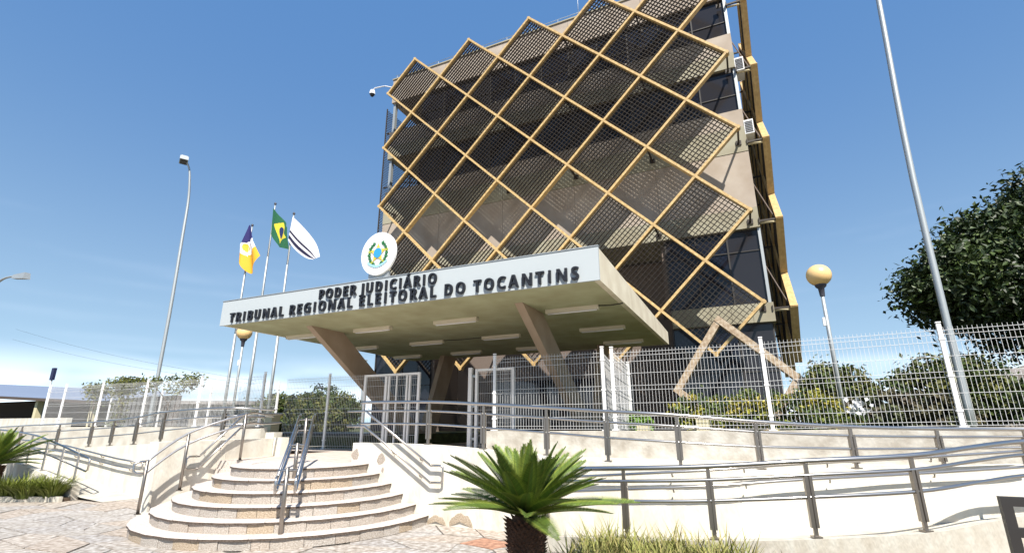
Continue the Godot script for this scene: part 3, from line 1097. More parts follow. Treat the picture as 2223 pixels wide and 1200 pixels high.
func build_canopy() -> void:
	var o := thing("entrance_canopy", Vector3.ZERO, "long cantilevered entrance canopy with white lettered fascia and slanted legs", "canopy")
	var x0 := -13.07; var x1 := -2.34; var yb := 4.245; var yt := 4.915
	var zf := -8.98; var zb := -17.95
	var st := S()
	hexa(st, [Vector3(x0, yb, zb), Vector3(x1, yb, zb), Vector3(x1, yb, zf - 0.05), Vector3(x0, yb, zf - 0.05),
		Vector3(x0, yt - 0.24, zb), Vector3(x1, yt - 0.24, zb), Vector3(x1, yt - 0.012, zf - 0.05), Vector3(x0, yt - 0.012, zf - 0.05)])
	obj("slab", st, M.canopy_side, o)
	st = S()
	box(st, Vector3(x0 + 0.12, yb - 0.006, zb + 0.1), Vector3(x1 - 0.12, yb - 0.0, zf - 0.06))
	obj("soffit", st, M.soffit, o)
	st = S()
	box(st, Vector3(x0 - 0.01, yb - 0.012, zf - 0.05), Vector3(x1 + 0.012, yt, zf))
	var fas := obj("fascia", st, M.canopy_front, o)
	st = S()
	box(st, Vector3(x0 - 0.02, yt, zf - 0.07), Vector3(x1 + 0.02, yt + 0.018, zf + 0.015))
	obj("drip_edge", st, M.galv, fas)
	lettering(fas, "PODER JUDICIÁRIO", -9.47, -5.97, 4.59, 0.245, zf + 0.028)
	lettering(fas, "TRIBUNAL REGIONAL ELEITORAL DO TOCANTINS", -12.66, -2.70, 4.285, 0.255, zf + 0.028)
	# slanted V legs
	for x in [-10.88, -4.5]:
		for leg in 2:
			st = S()
			var w := 0.20
			var p: Array
			if leg == 0: p = [[-10.05, yb - 0.008], [-11.3, yb - 0.008], [-16.3, 0.93], [-15.2, 0.93]]
			else: p = [[-17.8, yb - 0.008], [-16.9, yb - 0.008], [-15.5, 0.93], [-16.29, 0.93]]
			var A := []
			for q in p: A.append(Vector3(x - w / 2, q[1], q[0]))
			var B := []
			for q in p: B.append(Vector3(x + w / 2, q[1], q[0]))
			hexa(st, A + B)
			obj("leg", st, M.column, o)
	# fluorescent battens under the soffit: four columns, three rows
	for ci in 4:
		for ri in 3:
			var x: float = [-12.15, -9.48, -6.75, -3.57][ci]
			var z: float = [-11.05, -13.75, -16.35][ri]
			st = S()
			box(st, Vector3(x - 0.62, yb - 0.09, z - 0.06), Vector3(x + 0.62, yb - 0.0062, z + 0.06))
			box(st, Vector3(x - 0.645, yb - 0.10, z - 0.07), Vector3(x - 0.62, yb - 0.0062, z + 0.07))
			box(st, Vector3(x + 0.62, yb - 0.10, z - 0.07), Vector3(x + 0.645, yb - 0.0062, z + 0.07))
			var b := obj("light_batten", st, M.batten, o)
			st = S(true)
			tube(st, [Vector3(x - 0.60, yb - 0.11, z), Vector3(x + 0.60, yb - 0.11, z)], 0.018, 8)
			obj("fluorescent_tube", st, M.white_plain, b)
	for q in [[-2.95, -2.36, -11.05], [-12.9, -12.79, -11.05], [-8.83, -7.39, -13.75]]:
		st = S(true)
		tube(st, [Vector3(q[0], yb - 0.02, q[2]), Vector3((q[0] + q[1]) / 2, yb - 0.03, q[2] - 0.05), Vector3(q[1], yb - 0.02, q[2])], 0.012, 6)
		obj("conduit", st, M.frame, o)
	# emblem disc on the canopy edge
	var e := thing("emblem_disc", Vector3(-7.78, 5.53, -9.06), "round white disc with a green and yellow wreath emblem on the canopy edge", "emblem")
	var disc := func(n: String, c: Vector2, rx: float, ry: float, z0: float, z1: float, m: Material, seg: int, par: Node) -> Node:
		var s := S()
		for k in seg:
			var a0 := TAU * k / seg; var a1 := TAU * (k + 1) / seg
			var P := Vector3(c.x + cos(a0) * rx, c.y + sin(a0) * ry, z1); var Q := Vector3(c.x + cos(a1) * rx, c.y + sin(a1) * ry, z1)
			var P0 := Vector3(P.x, P.y, z0); var Q0 := Vector3(Q.x, Q.y, z0)
			tri(s, Vector3(c.x, c.y, z1), Q, P)
			tri(s, Vector3(c.x, c.y, z0), P0, Q0)
			quad(s, P0, P, Q, Q0)
		return obj(n, s, m, par)
	disc.call("disc", Vector2(0, 0.06), 0.52, 0.545, -0.06, 0.0, M.white_plain, 40, e)
	st = S()
	box(st, Vector3(-0.3, -0.61, -0.14), Vector3(0.3, -0.40, -0.062))
	obj("stand", st, M.galv, e)
	var green := mat(0.03, 0.17, 0.06, 0.6); var lime := mat(0.35, 0.42, 0.06, 0.6); var yel := mat(0.70, 0.50, 0.06, 0.6)
	var blue := mat(0.03, 0.30, 0.62, 0.6); var pale := mat(0.30, 0.55, 0.66, 0.6)
	rng.seed = 3
	for sgn in [-1.0, 1.0]:
		for k in 9:
			var a: float = -PI / 2 + sgn * (0.45 + k * 0.27)
			var c := Vector2(cos(a) * 0.26, 0.06 + sin(a) * 0.29)
			var t := Vector2(-sin(a), cos(a))
			var s := S()
			var nrm := Vector2(cos(a), sin(a))
			var P := [c - t * 0.06, c + nrm * 0.06 * rng.randf_range(0.7, 1.2), c + t * 0.06, c - nrm * 0.055]
			quad(s, Vector3(P[3].x, P[3].y, 0.012), Vector3(P[2].x, P[2].y, 0.012), Vector3(P[1].x, P[1].y, 0.012), Vector3(P[0].x, P[0].y, 0.012))
			obj("wreath_leaf", s, lime if k % 4 == 1 else green, e)
	var s2 := S()
	for k in 5:
		var a := PI / 2 + TAU * k / 5
		var t := Vector2(cos(a), sin(a)); var u := Vector2(cos(a + 0.63), sin(a + 0.63)); var v := Vector2(cos(a - 0.63), sin(a - 0.63))
		quad(s2, Vector3(0, 0.07, 0.016), Vector3(v.x * 0.12, 0.07 + v.y * 0.12, 0.016), Vector3(t.x * 0.235, 0.07 + t.y * 0.255, 0.016), Vector3(u.x * 0.12, 0.07 + u.y * 0.12, 0.016))
	obj("star", s2, yel, e)
	disc.call("centre", Vector2(0, 0.07), 0.12, 0.125, 0.002, 0.024, blue, 24, e)
	s2 = S()
	for k in 10:
		var x := -0.30 + k * 0.06
		var y := -0.30 + 1.4 * x * x
		quad(s2, Vector3(x, y, 0.014), Vector3(x + 0.055, -0.30 + 1.4 * (x + 0.055) * (x + 0.055), 0.014), Vector3(x + 0.055, -0.235 + 1.4 * (x + 0.055) * (x + 0.055), 0.014), Vector3(x, y + 0.065, 0.014))
	obj("ribbon", s2, pale, e)

# ------------------------------------------------------------------ rails
func build_rails() -> void:
	# centre double rail
	var o := thing("centre_handrail", Vector3.ZERO, "double stainless handrail running up the middle of the curved steps", "handrail")
	var A := Vector3(-6.13, 0.155, -5.58); var B := Vector3(-6.87, 0.62, -6.40); var C := Vector3(-7.72, 0.93, -7.34)
	var ax := (C - A); ax.y = 0; ax = ax.normalized()
	var sd := Vector3(-ax.z, 0, ax.x)
	for s in [-0.13, 0.13]:
		var hi: Vector3 = C + Vector3.UP * 0.86 + sd * s + ax * 0.25
		var hm: Vector3 = C + Vector3.UP * 0.84 + sd * s
		var lo: Vector3 = A + Vector3.UP * 0.74 + sd * s + ax * 0.10
		for g in [0.0, 0.2]:
			var st := S(true)
			tube(st, [lo + Vector3.DOWN * g, hm + Vector3.DOWN * g, hi + Vector3.DOWN * g], 0.021, 10)
			obj("top_rail" if g == 0.0 else "rail", st, M.steel, o)
		var st2 := S(true)
		tube(st2, [lo, lo - ax * 0.10 + Vector3.DOWN * 0.01, lo - ax * 0.13 + Vector3.DOWN * 0.05, lo - ax * 0.13 + Vector3.DOWN * 0.16, lo - ax * 0.10 + Vector3.DOWN * 0.2, lo + Vector3.DOWN * 0.2], 0.021, 10)
		obj("end_loop", st2, M.steel, o)
	for p in [[A, 0.86], [B, 0.70], [C, 0.80]]:
		var st := S(true)
		tube(st, [p[0], p[0] + Vector3.UP * p[1]], 0.03, 10)
		obj("post", st, M.steel_dark, o)
		st = S(true)
		for g in [0.03, 0.22]:
			tube(st, [p[0] + Vector3.UP * (p[1] - g) - sd * 0.13, p[0] + Vector3.UP * (p[1] - g) + sd * 0.13], 0.012, 6)
		obj("bracket", st, M.steel, o)
	# free standing left stair rail
	o = thing("left_handrail", Vector3.ZERO, "free standing stainless handrail with three posts along the left edge of the curved steps", "handrail")
	var P := [Vector3(-9.67, 0.155, -5.74), Vector3(-9.62, 0.465, -6.36), Vector3(-9.30, 0.93, -7.26)]
	var hs := [0.86, 0.98, 0.9]
	for g in [0.0, 0.20]:
		var st := S(true)
		var pts := []
		for i in 3: pts.append(P[i] + Vector3.UP * (hs[i] - g - 0.01))
		pts.append(Vector3(-9.55, 1.83 - g, -7.9))
		pts.append(Vector3(-10.05, 1.86 - g, -8.8))
		pts[1].y = (pts[0].y + pts[2].y) / 2 + 0.05
		tube(st, smooth_line(pts, 5), 0.021, 10)
		obj("top_rail" if g == 0.0 else "rail", st, M.steel, o)
	var st3 := S(true)
	var q0: Vector3 = P[0] + Vector3.UP * 0.85
	tube(st3, [q0, q0 + Vector3(-0.06, -0.01, 0.12), q0 + Vector3(-0.08, -0.05, 0.16), q0 + Vector3(-0.08, -0.15, 0.16), q0 + Vector3(-0.06, -0.19, 0.12), q0 + Vector3(0, -0.2, 0)], 0.021, 10)
	obj("end_loop", st3, M.steel, o)
	for i in 3:
		var st := S(true)
		tube(st, [P[i], P[i] + Vector3.UP * hs[i]], 0.027, 10)
		lathe(st, P[i], [Vector2(0.0, 0.016), Vector2(0.05, 0.016), Vector2(0.055, 0.0)], 14)
		obj("post", st, M.steel_dark, o)
	# wall rails of the stairs
	wall_rail("wall_handrail", "double handrail fixed to the white wall right of the curved steps", [Vector3(-5.09, 0.94, -7.66), Vector3(-6.58, 1.85, -7.66), Vector3(-7.0, 1.85, -7.66)], 0.27, Vector3(0, 0, 1), [0.15, 0.55, 0.9])
	wall_rail("wall_handrail", "double handrail fixed to the white wall left of the curved steps", [Vector3(-9.86, 1.03, -6.80), Vector3(-9.88, 1.77, -7.62), Vector3(-10.02, 1.78, -8.3)], 0.23, Vector3(1, 0, 0), [0.15, 0.55, 0.9])
	# upper right ramp
	var feet := [Vector3(-6.85, 1.28, -7.85), Vector3(-5.29, 1.265, -7.85), Vector3(-4.19, 1.205, -7.87), Vector3(-3.04, 1.13, -7.87), Vector3(-2.06, 1.06, -7.89), Vector3(-1.03, 1.01, -7.99), Vector3(0.02, 0.985, -8.33), Vector3(1.24, 0.99, -8.88), Vector3(2.36, 1.02, -9.38), Vector3(3.45, 1.06, -9.77), Vector3(5.0, 1.1, -10.0)]
	guard_rail("ramp_handrail", "stainless three bar handrail on the wall of the upper right ramp", feet, [0.74, 0.735, 0.735, 0.735, 0.735, 0.72, 0.65, 0.57, 0.51, 0.46, 0.42], [1.0, 0.78, 0.47], [1, 2, 3, 4, 5, 6, 7, 8, 9], 0.027)
	# lower right ramp
	feet = [Vector3(-2.75, 0.17, -7.03), Vector3(-1.64, 0.215, -7.01), Vector3(-0.6, 0.26, -7.13), Vector3(0.5, 0.33, -7.33), Vector3(1.66, 0.40, -7.83), Vector3(2.42, 0.49, -8.33), Vector3(3.06, 0.56, -8.78), Vector3(4.2, 0.64, -9.18)]
	guard_rail("ramp_handrail", "stainless three bar handrail along the lower right ramp in front of everything", feet, [0.83, 0.83, 0.83, 0.84, 0.83, 0.83, 0.82, 0.8], [1.0, 0.81, 0.52], [0, 1, 2, 3, 4, 6], 0.031)
	wall_rail("ramp_wall_handrail", "double handrail on the wall behind the lower right ramp", smooth_line([Vector3(-3.2, 0.80, -7.66), Vector3(-1.7, 0.92, -7.66), Vector3(-0.6, 1.0, -7.80), Vector3(0.5, 1.08, -8.24), Vector3(1.94, 1.15, -8.95), Vector3(3.3, 1.24, -9.5)], 4), 0.20, Vector3(0, 0, 1), [6.0, 9.5, 13.0, 16.5], false)
	# upper left ramp
	feet = [Vector3(-10.3, 1.44, -8.8), Vector3(-10.9, 1.36, -7.95), Vector3(-13.01, 1.19, -7.92), Vector3(-14.05, 1.14, -7.92), Vector3(-15.05, 1.10, -7.92), Vector3(-16.0, 1.06, -7.92), Vector3(-17.72, 0.98, -7.97), Vector3(-20, 0.9, -8.07), Vector3(-25, 0.72, -8.42)]
	guard_rail("ramp_handrail", "stainless handrail along the upper left ramp", feet, [0.5, 0.62, 0.72, 0.66, 0.63, 0.63, 0.66, 0.70, 0.75], [1.0, 0.72, 0.4], [1, 2, 3, 4, 5, 6, 7])
	# lower left ramp
	feet = [Vector3(-14.28, 0.34, -6.93), Vector3(-14.99, 0.44, -6.93), Vector3(-15.75, 0.56, -6.93), Vector3(-16.55, 0.68, -6.93), Vector3(-18.5, 0.80, -6.98), Vector3(-22, 0.90, -7.05)]
	var g := guard_rail("ramp_handrail", "stainless handrail with a looped end along the lower left ramp beside the planted bed", feet, [0.63, 0.68, 0.70, 0.70, 0.70, 0.70], [1.0, 0.55], [0, 1, 2, 3, 4], 0.021, 1)
	var st4 := S(true)
	var q: Vector3 = feet[0] + Vector3.UP * 0.63
	tube(st4, [q, q + Vector3(0.4, -0.08, 0), q + Vector3(0.47, -0.12, 0), q + Vector3(0.47, -0.33, 0), q + Vector3(0.40, -0.36, 0), q + Vector3(0, -0.285, 0)], 0.021, 10)
	obj("end_loop", st4, M.steel, g)
	wall_rail("ramp_wall_handrail", "double handrail on the wall behind the lower left ramp", [Vector3(-13.4, 0.77, -7.71), Vector3(-14.23, 0.83, -7.71), Vector3(-16.58, 1.09, -7.71), Vector3(-19.5, 1.22, -7.85)], 0.16, Vector3(0, 0, 1), [0.3, 1.3, 1.8])

# ------------------------------------------------------------------ fences
func build_fences() -> void:
	var z := -10.31
	fence("mesh_fence", "white welded mesh fence on the concrete plinth along the right ramp", [Vector3(-5.2, 1.475, z), Vector3(-2.70, 1.48, z)], 1.60, [0, 1])
	fence("mesh_fence", "long white welded mesh fence in front of the right garden shrubs", [Vector3(-2.50, 1.49, z), Vector3(0.29, 1.49, z), Vector3(2.93, 1.545, z), Vector3(5.6, 1.57, z), Vector3(8.3, 1.6, z)], 1.57, [0, 1, 2, 3, 4])
	fence("mesh_fence", "short white mesh panel turned edge on behind the right one of the twin fence posts", [Vector3(-2.52, 1.47, -10.36), Vector3(-2.60, 1.36, -12.3)], 1.60, [1])
	fence("mesh_fence", "short white mesh panel seen nearly edge on beside the left of the twin fence posts", [Vector3(-2.72, 1.47, -10.36), Vector3(-2.82, 1.36, -11.6)], 1.60, [1])
	fence("mesh_fence", "white welded mesh fence on the plinth along the left ramp", [Vector3(-13.2, 1.56, -10.8), Vector3(-16.1, 1.56, -10.8), Vector3(-18.95, 1.57, -10.8), Vector3(-21.65, 1.58, -10.8), Vector3(-24.15, 1.59, -10.8), Vector3(-25.3, 1.60, -10.8)], 1.50, [0, 1, 2, 3, 4, 5])
	fence("mesh_fence", "second white mesh fence standing farther back behind the left ramp fence", [Vector3(-15.6, 1.3, -13.4), Vector3(-19.3, 1.3, -13.4), Vector3(-22.4, 1.3, -13.4), Vector3(-26.0, 1.3, -13.4)], 1.75, [0, 1, 2, 3])
	fence("mesh_fence", "grey mesh fence across the landing in front of the dark planter", [Vector3(-13.2, 0.93, -11.62), Vector3(-11.42, 0.93, -11.62), Vector3(-10.15, 0.93, -11.62)], 2.08, [1])
	gate_leaf("mesh_gate", "left white mesh gate with close set uprights before the dark entrance", Vector3(-10.05, 0.93, -11.6), Vector3(-8.19, 0.93, -11.6), 2.06, [[0.40, 0.075], [0.46, 0.05], [0.60, 0.035], [0.785, 0.05], [0.84, 0.05]])
	gate_leaf("mesh_gate", "right white mesh gate folded against the fence corner", Vector3(-6.39, 0.93, -11.6), Vector3(-5.35, 0.93, -11.6), 2.06, [])
	var o := thing("gate_post", Vector3(-6.57, 0.93, -11.6), "white square gate post at the right side of the dark entrance", "post")
	var st := S()
	box(st, Vector3(-0.05, 0, -0.05), Vector3(0.05, 2.1, 0.05))
	obj("shaft", st, M.wpost, o)
	st = S()
	for y in [0.3, 1.1, 1.85]: box(st, Vector3(0.05, y, -0.02), Vector3(0.16, y + 0.06, 0.02))
	obj("hinge", st, M.galv, o)

# ------------------------------------------------------------------ poles, lamps, flags, sculpture
func globe_lamp(at: Vector3, h: float, r: float, label: String) -> void:
	var o := thing("globe_lamp", at, label, "street lamp", "amber globe lamps")
	var st := S(true)
	tube(st, [Vector3.ZERO, Vector3(0, h * 0.5, 0), Vector3(0, h - r * 2.4, 0)], 0.055, 10, 0.04)
	obj("pole", st, M.galv, o)
	st = S(true)
	lathe(st, Vector3(0, h - r * 2.9, 0), [Vector2(0.0, r * 1.15), Vector2(r * 0.5, r * 1.12), Vector2(r * 0.42, r * 0.85), Vector2(0.07, r * 0.7), Vector2(0.055, 0)], 14)
	obj("collar", st, M.darkmetal, o)
	st = S(true)
	var prof := []
	for k in 15:
		var a := PI * k / 14
		prof.append(Vector2(sin(a) * r, cos(a) * r * 0.97))
	lathe(st, Vector3(0, h - r, 0), prof, 28)
	obj("globe", st, M.globe, o)
	st = S()
	box(st, Vector3(-0.09, h * 0.62, -0.04), Vector3(-0.04, h * 0.62 + 0.2, 0.04))
	obj("fuse_box", st, M.white_plain, o)

func curved_lamp(at: Vector3, h: float, lean: float, label: String, r: float) -> void:
	var o := thing("lamp_post", at, label, "lamp post", "tall curved lamp posts")
	var st := S(true)
	var pts := [Vector3.ZERO, Vector3(lean * 0.05, h * 0.4, 0), Vector3(lean * 0.22, h * 0.7, 0), Vector3(lean * 0.31, h * 0.84, 0.0), Vector3(lean * 0.33, h * 0.92, 0.1), Vector3(lean * 0.37, h * 0.97, 0.2), Vector3(lean * 0.44, h, 0.36)]
	tube(st, smooth_line(pts, 4), r, 12, r * 0.45)
	obj("pole", st, M.galv, o)
	st = S()
	cbox(st, Vector3(lean * 0.5, h + 0.02, 0.45), Vector3(0.62, 0.16, 0.34), Basis(Vector3.UP, -0.5))
	cbox(st, Vector3(lean * 0.5, h + 0.12, 0.45), Vector3(0.5, 0.08, 0.26), Basis(Vector3.UP, -0.5))
	obj("lamp_head", st, M.galv, o)
	st = S()
	cbox(st, Vector3(lean * 0.5, h - 0.075, 0.45), Vector3(0.5, 0.03, 0.26), Basis(Vector3.UP, -0.5))
	obj("lens", st, M.frame, o)

func flag_pole(at: Vector3, h: float, label: String) -> Node3D:
	var o := thing("flagpole", at, label, "flagpole", "three flagpoles left of the canopy")
	var st := S(true)
	tube(st, [Vector3.ZERO, Vector3(0, h * 0.45, 0)], 0.07, 10, 0.06)
	tube(st, [Vector3(0, h * 0.45, 0), Vector3(0, h * 0.75, 0)], 0.05, 10, 0.045)
	tube(st, [Vector3(0, h * 0.75, 0), Vector3(0, h, 0)], 0.04, 10, 0.03)
	obj("pole", st, M.galv, o)
	st = S(true)
	lathe(st, Vector3(0, h, 0), [Vector2(0, 0.16), Vector2(0.05, 0.12), Vector2(0.06, 0.07), Vector2(0.03, 0.0)], 10)
	obj("finial", st, M.darkmetal, o)
	st = S(true)
	tube(st, [Vector3(0.09, 0.8, 0.06), Vector3(0.1, h * 0.5, 0.07), Vector3(0.07, h - 0.1, 0.05)], 0.006, 4)
	obj("halyard", st, M.white_plain, o)
	return o

# pos(u,v) with u along the fly 0..1, v from top 0..1; col(u,v)
func flag(label: String, at: Vector3, pos: Callable, col: Callable, nu := 60, nv := 44) -> void:
	var o := thing("flag", at, label, "flag", "flags on the three poles")
	var st := S(true)
	for i in nu:
		for j in nv:
			var c: Color = col.call((i + 0.5) / nu, (j + 0.5) / nv)
			st.set_color(c)
			var a: Vector3 = pos.call(float(i) / nu, float(j) / nv); var b: Vector3 = pos.call(float(i + 1) / nu, float(j) / nv)
			var cc: Vector3 = pos.call(float(i + 1) / nu, float(j + 1) / nv); var d: Vector3 = pos.call(float(i) / nu, float(j + 1) / nv)
			quad(st, a, b, cc, d)
	obj("cloth", st, M.vcflag, o)

func build_street() -> void:
	globe_lamp(Vector3(1.90, 1.36, -14), 4.05, 0.28, "amber globe lamp on a thin grey pole behind the right fence")
	globe_lamp(Vector3(-17.4, 1.30, -13), 4.0, 0.28, "amber globe lamp half hidden behind the left end of the canopy")
	curved_lamp(Vector3(-22.3, 1.30, -13), 12.2, -0.95, "tall grey lamp post with a curved top and square head left of the flags", 0.075)
	curved_lamp(Vector3(3.70, 1.36, -12.5), 13.2, 1.0, "tall grey lamp post in front of the dark tree on the right", 0.068)
	# far-left street lamp arm
	var o := thing("street_lamp", Vector3(-31.5, 0, -10), "street lamp whose grey head reaches in at the left edge of the photo", "street lamp")
	var st := S(true)
	tube(st, smooth_line([Vector3(0, 0, 0), Vector3(0, 6.6, 0), Vector3(0.5, 7.5, 0), Vector3(1.6, 7.95, 0), Vector3(2.7, 7.93, 0)], 4), 0.09, 10, 0.035)
	obj("pole", st, M.galv, o)
	st = S()
	hexa(st, [Vector3(2.6, 7.82, -0.1), Vector3(3.75, 7.68, -0.13), Vector3(3.75, 7.68, 0.13), Vector3(2.6, 7.82, 0.1), Vector3(2.6, 8.0, -0.07), Vector3(3.7, 7.96, -0.1), Vector3(3.7, 7.96, 0.1), Vector3(2.6, 8.0, 0.07)])
	obj("lamp_head", st, M.galv, o)
	# distant lamps / utility poles behind the bushes
	for q in [[Vector3(-20.6, 1.0, -25), 6.0, "thin distant street lamp seen under the left edge of the canopy"], [Vector3(-28.0, 1.0, -32), 5.6, "distant utility pole with a crossarm above the landing bushes"]]:
		o = thing("distant_pole", q[0], q[2], "utility pole")
		st = S(true)
		tube(st, [Vector3.ZERO, Vector3(0, q[1], 0)], 0.09, 6, 0.06)
		obj("pole", st, M.galv, o)
		st = S()
		cbox(st, Vector3(-0.35, q[1], 0), Vector3(1.1, 0.12, 0.2))
		obj("crossarm", st, M.galv, o)
	# flagpoles and flags
	var z := -15.0
	flag_pole(Vector3(-20.66, 1.3, z), 9.4, "leftmost flagpole, flying the blue white and yellow flag")
	flag_pole(Vector3(-19.28, 1.3, z), 10.25, "tallest flagpole in the middle, flying the green flag")
	flag_pole(Vector3(-17.95, 1.3, z), 9.5, "right flagpole, flying the white flag with two dark stripes")
	# state flag, hanging limp
	var p1 := func(u: float, v: float) -> Vector3:
		var L := Vector2(-0.07, 0.1).lerp(Vector2(-0.44, -0.82), minf(v * 2, 1)).lerp(Vector2(-0.19, -1.75), maxf(v * 2 - 1, 0))
		var R := Vector2(0.02, 0.1).lerp(Vector2(0.46, -0.8), minf(v * 2, 1)).lerp(Vector2(1.1, -1.62), maxf(v * 2 - 1, 0))
		var p := L.lerp(R, u)
		return Vector3(p.x, p.y - 0.65 * v * v * v * sin(PI * u), 0.12 + 0.16 * sin(u * 8.0 + v) * v)
	var c1 := func(u: float, v: float) -> Color:
		var s := v + (u - 0.5) * 0.05
		if Vector2((u - 0.36) * 1.0, (v - 0.56) * 1.8).length() < 0.17: return Color(0.68, 0.38, 0.03)
		if s < 0.44: return Color(0.02, 0.018, 0.12)
		if s < 0.71: return Color(0.78, 0.77, 0.80)
		return Color(0.72, 0.36, 0.02)
	flag("limp flag of dark blue, white and orange yellow on the leftmost pole", Vector3(-20.66, 10.65, z), p1, c1)
	var p2 := func(u: float, v: float) -> Vector3:
		var p := Vector2(0.03 + 0.1 * v, 0.02 - v * 1.34).lerp(Vector2(1.32, -1.25 - v * 0.95), u)
		return Vector3(p.x, p.y - 0.22 * sin(PI * u) * v, 0.10 + 0.16 * sin(u * 8.0 + v * 2.0) * u)
	var c2 := func(u: float, v: float) -> Color:
		var d := absf(u - 0.55) / 0.42 + absf(v - 0.5) / 0.40
		if Vector2((u - 0.55) * 1.4, v - 0.5).length() < 0.21: return Color(0.01, 0.02, 0.10)
		if d < 1.0: return Color(0.68, 0.55, 0.04)
		return Color(0.012, 0.11, 0.05)
	flag("green flag with a yellow lozenge and dark blue disc on the tallest pole", Vector3(-19.28, 11.35, z), p2, c2)
	var p3 := func(u: float, v: float) -> Vector3:
		var p := Vector2(0.06 - 0.1 * v, 0.08 - v * 1.12).lerp(Vector2(2.1 - 0.3 * v, -2.15 - v * 0.1), u)
		return Vector3(p.x + 0.12 * sin(PI * u) * (1.0 - v), p.y + (0.30 - 0.95 * v) * sin(PI * u) * 0.36, 0.1 + 0.12 * sin(u * 7.0 + v) * u)
	var c3 := func(u: float, v: float) -> Color:
		if (v > 0.56 and v < 0.67) or (v > 0.78 and v < 0.90): return Color(0.012, 0.012, 0.05)
		return Color(0.74, 0.72, 0.73)
	flag("white flag with two dark stripes stretched by the wind on the right pole", Vector3(-17.95, 10.6, z), p3, c3)
	# diamond sculpture behind the fence
	o = thing("diamond_sculpture", Vector3.ZERO, "big beige diamond shaped frame standing on a corner behind the right fence", "sculpture")
	var T := Vector3(-0.55, 4.40, -15.1); var Lc := Vector3(-1.83, 2.52, -15.1); var Rc := Vector3(1.18, 2.73, -15.1)
	var Bc := Vector3(-0.10, 0.85, -15.1)
	var sm := textured(mat(0.58, 0.50, 0.385, 0.6), mottle(71, 0.03, 0.7, 0.2), 1.0)
	for q in [[T, Rc, 0.36, 0.088, 0.088], [T, Lc, 0.33, -0.088, 0.088], [Lc, Bc, 0.345, -0.088, 0.088], [Rc, Bc, 0.315, -0.088, -0.088]]:
		st = S()
		var d: Vector3 = (q[1] - q[0]).normalized()
		bar(st, q[0] - d * q[3], q[1] + d * q[4], q[2], 0.18, Vector3(0, 0, 1).cross(d).normalized())
		obj("frame_side", st, sm, o)
	# dark metal bench frame at the right border
	o = thing("bench", Vector3(1.555, 0, -5.0), "dark square tube metal bench frame at the lower right corner", "bench")
	for q in [[0.0, 0.0], [1.3, 0.0], [0.0, 0.5], [1.3, 0.5]]:
		st = S()
		box(st, Vector3(q[0] - 0.03, 0, q[1] - 0.03), Vector3(q[0] + 0.03, 1.04, q[1] + 0.03))
		obj("leg", st, M.frame, o)
	st = S()
	for zz in [0.0, 0.5]:
		box(st, Vector3(-0.03, 1.04, zz - 0.03), Vector3(1.33, 1.10, zz + 0.03))
		box(st, Vector3(0.03, 0.84, zz - 0.025), Vector3(1.27, 0.90, zz + 0.025))
	obj("top_bar", st, M.frame, o)

# ------------------------------------------------------------------ plants
func shrub(called: String, label: String, at: Vector3, r: Vector3, clumps: int, per: int, s: float, cols: Array, group := "", cat := "shrub", asp := 0.5) -> void:
	var o := thing(called, at, label, cat, group)
	obj("stem", limbs(Vector3.ZERO, Vector3(0, r.y * 0.8, 0), 0.05, 6, minf(r.x, r.y) * 0.6), M.bark, o)
	obj("foliage", crown(Vector3(0, r.y * 0.95, 0), r, clumps, per, s, asp, cols, 0.26 * minf(r.x, r.y), 0.05), M.leaf_matte, o)

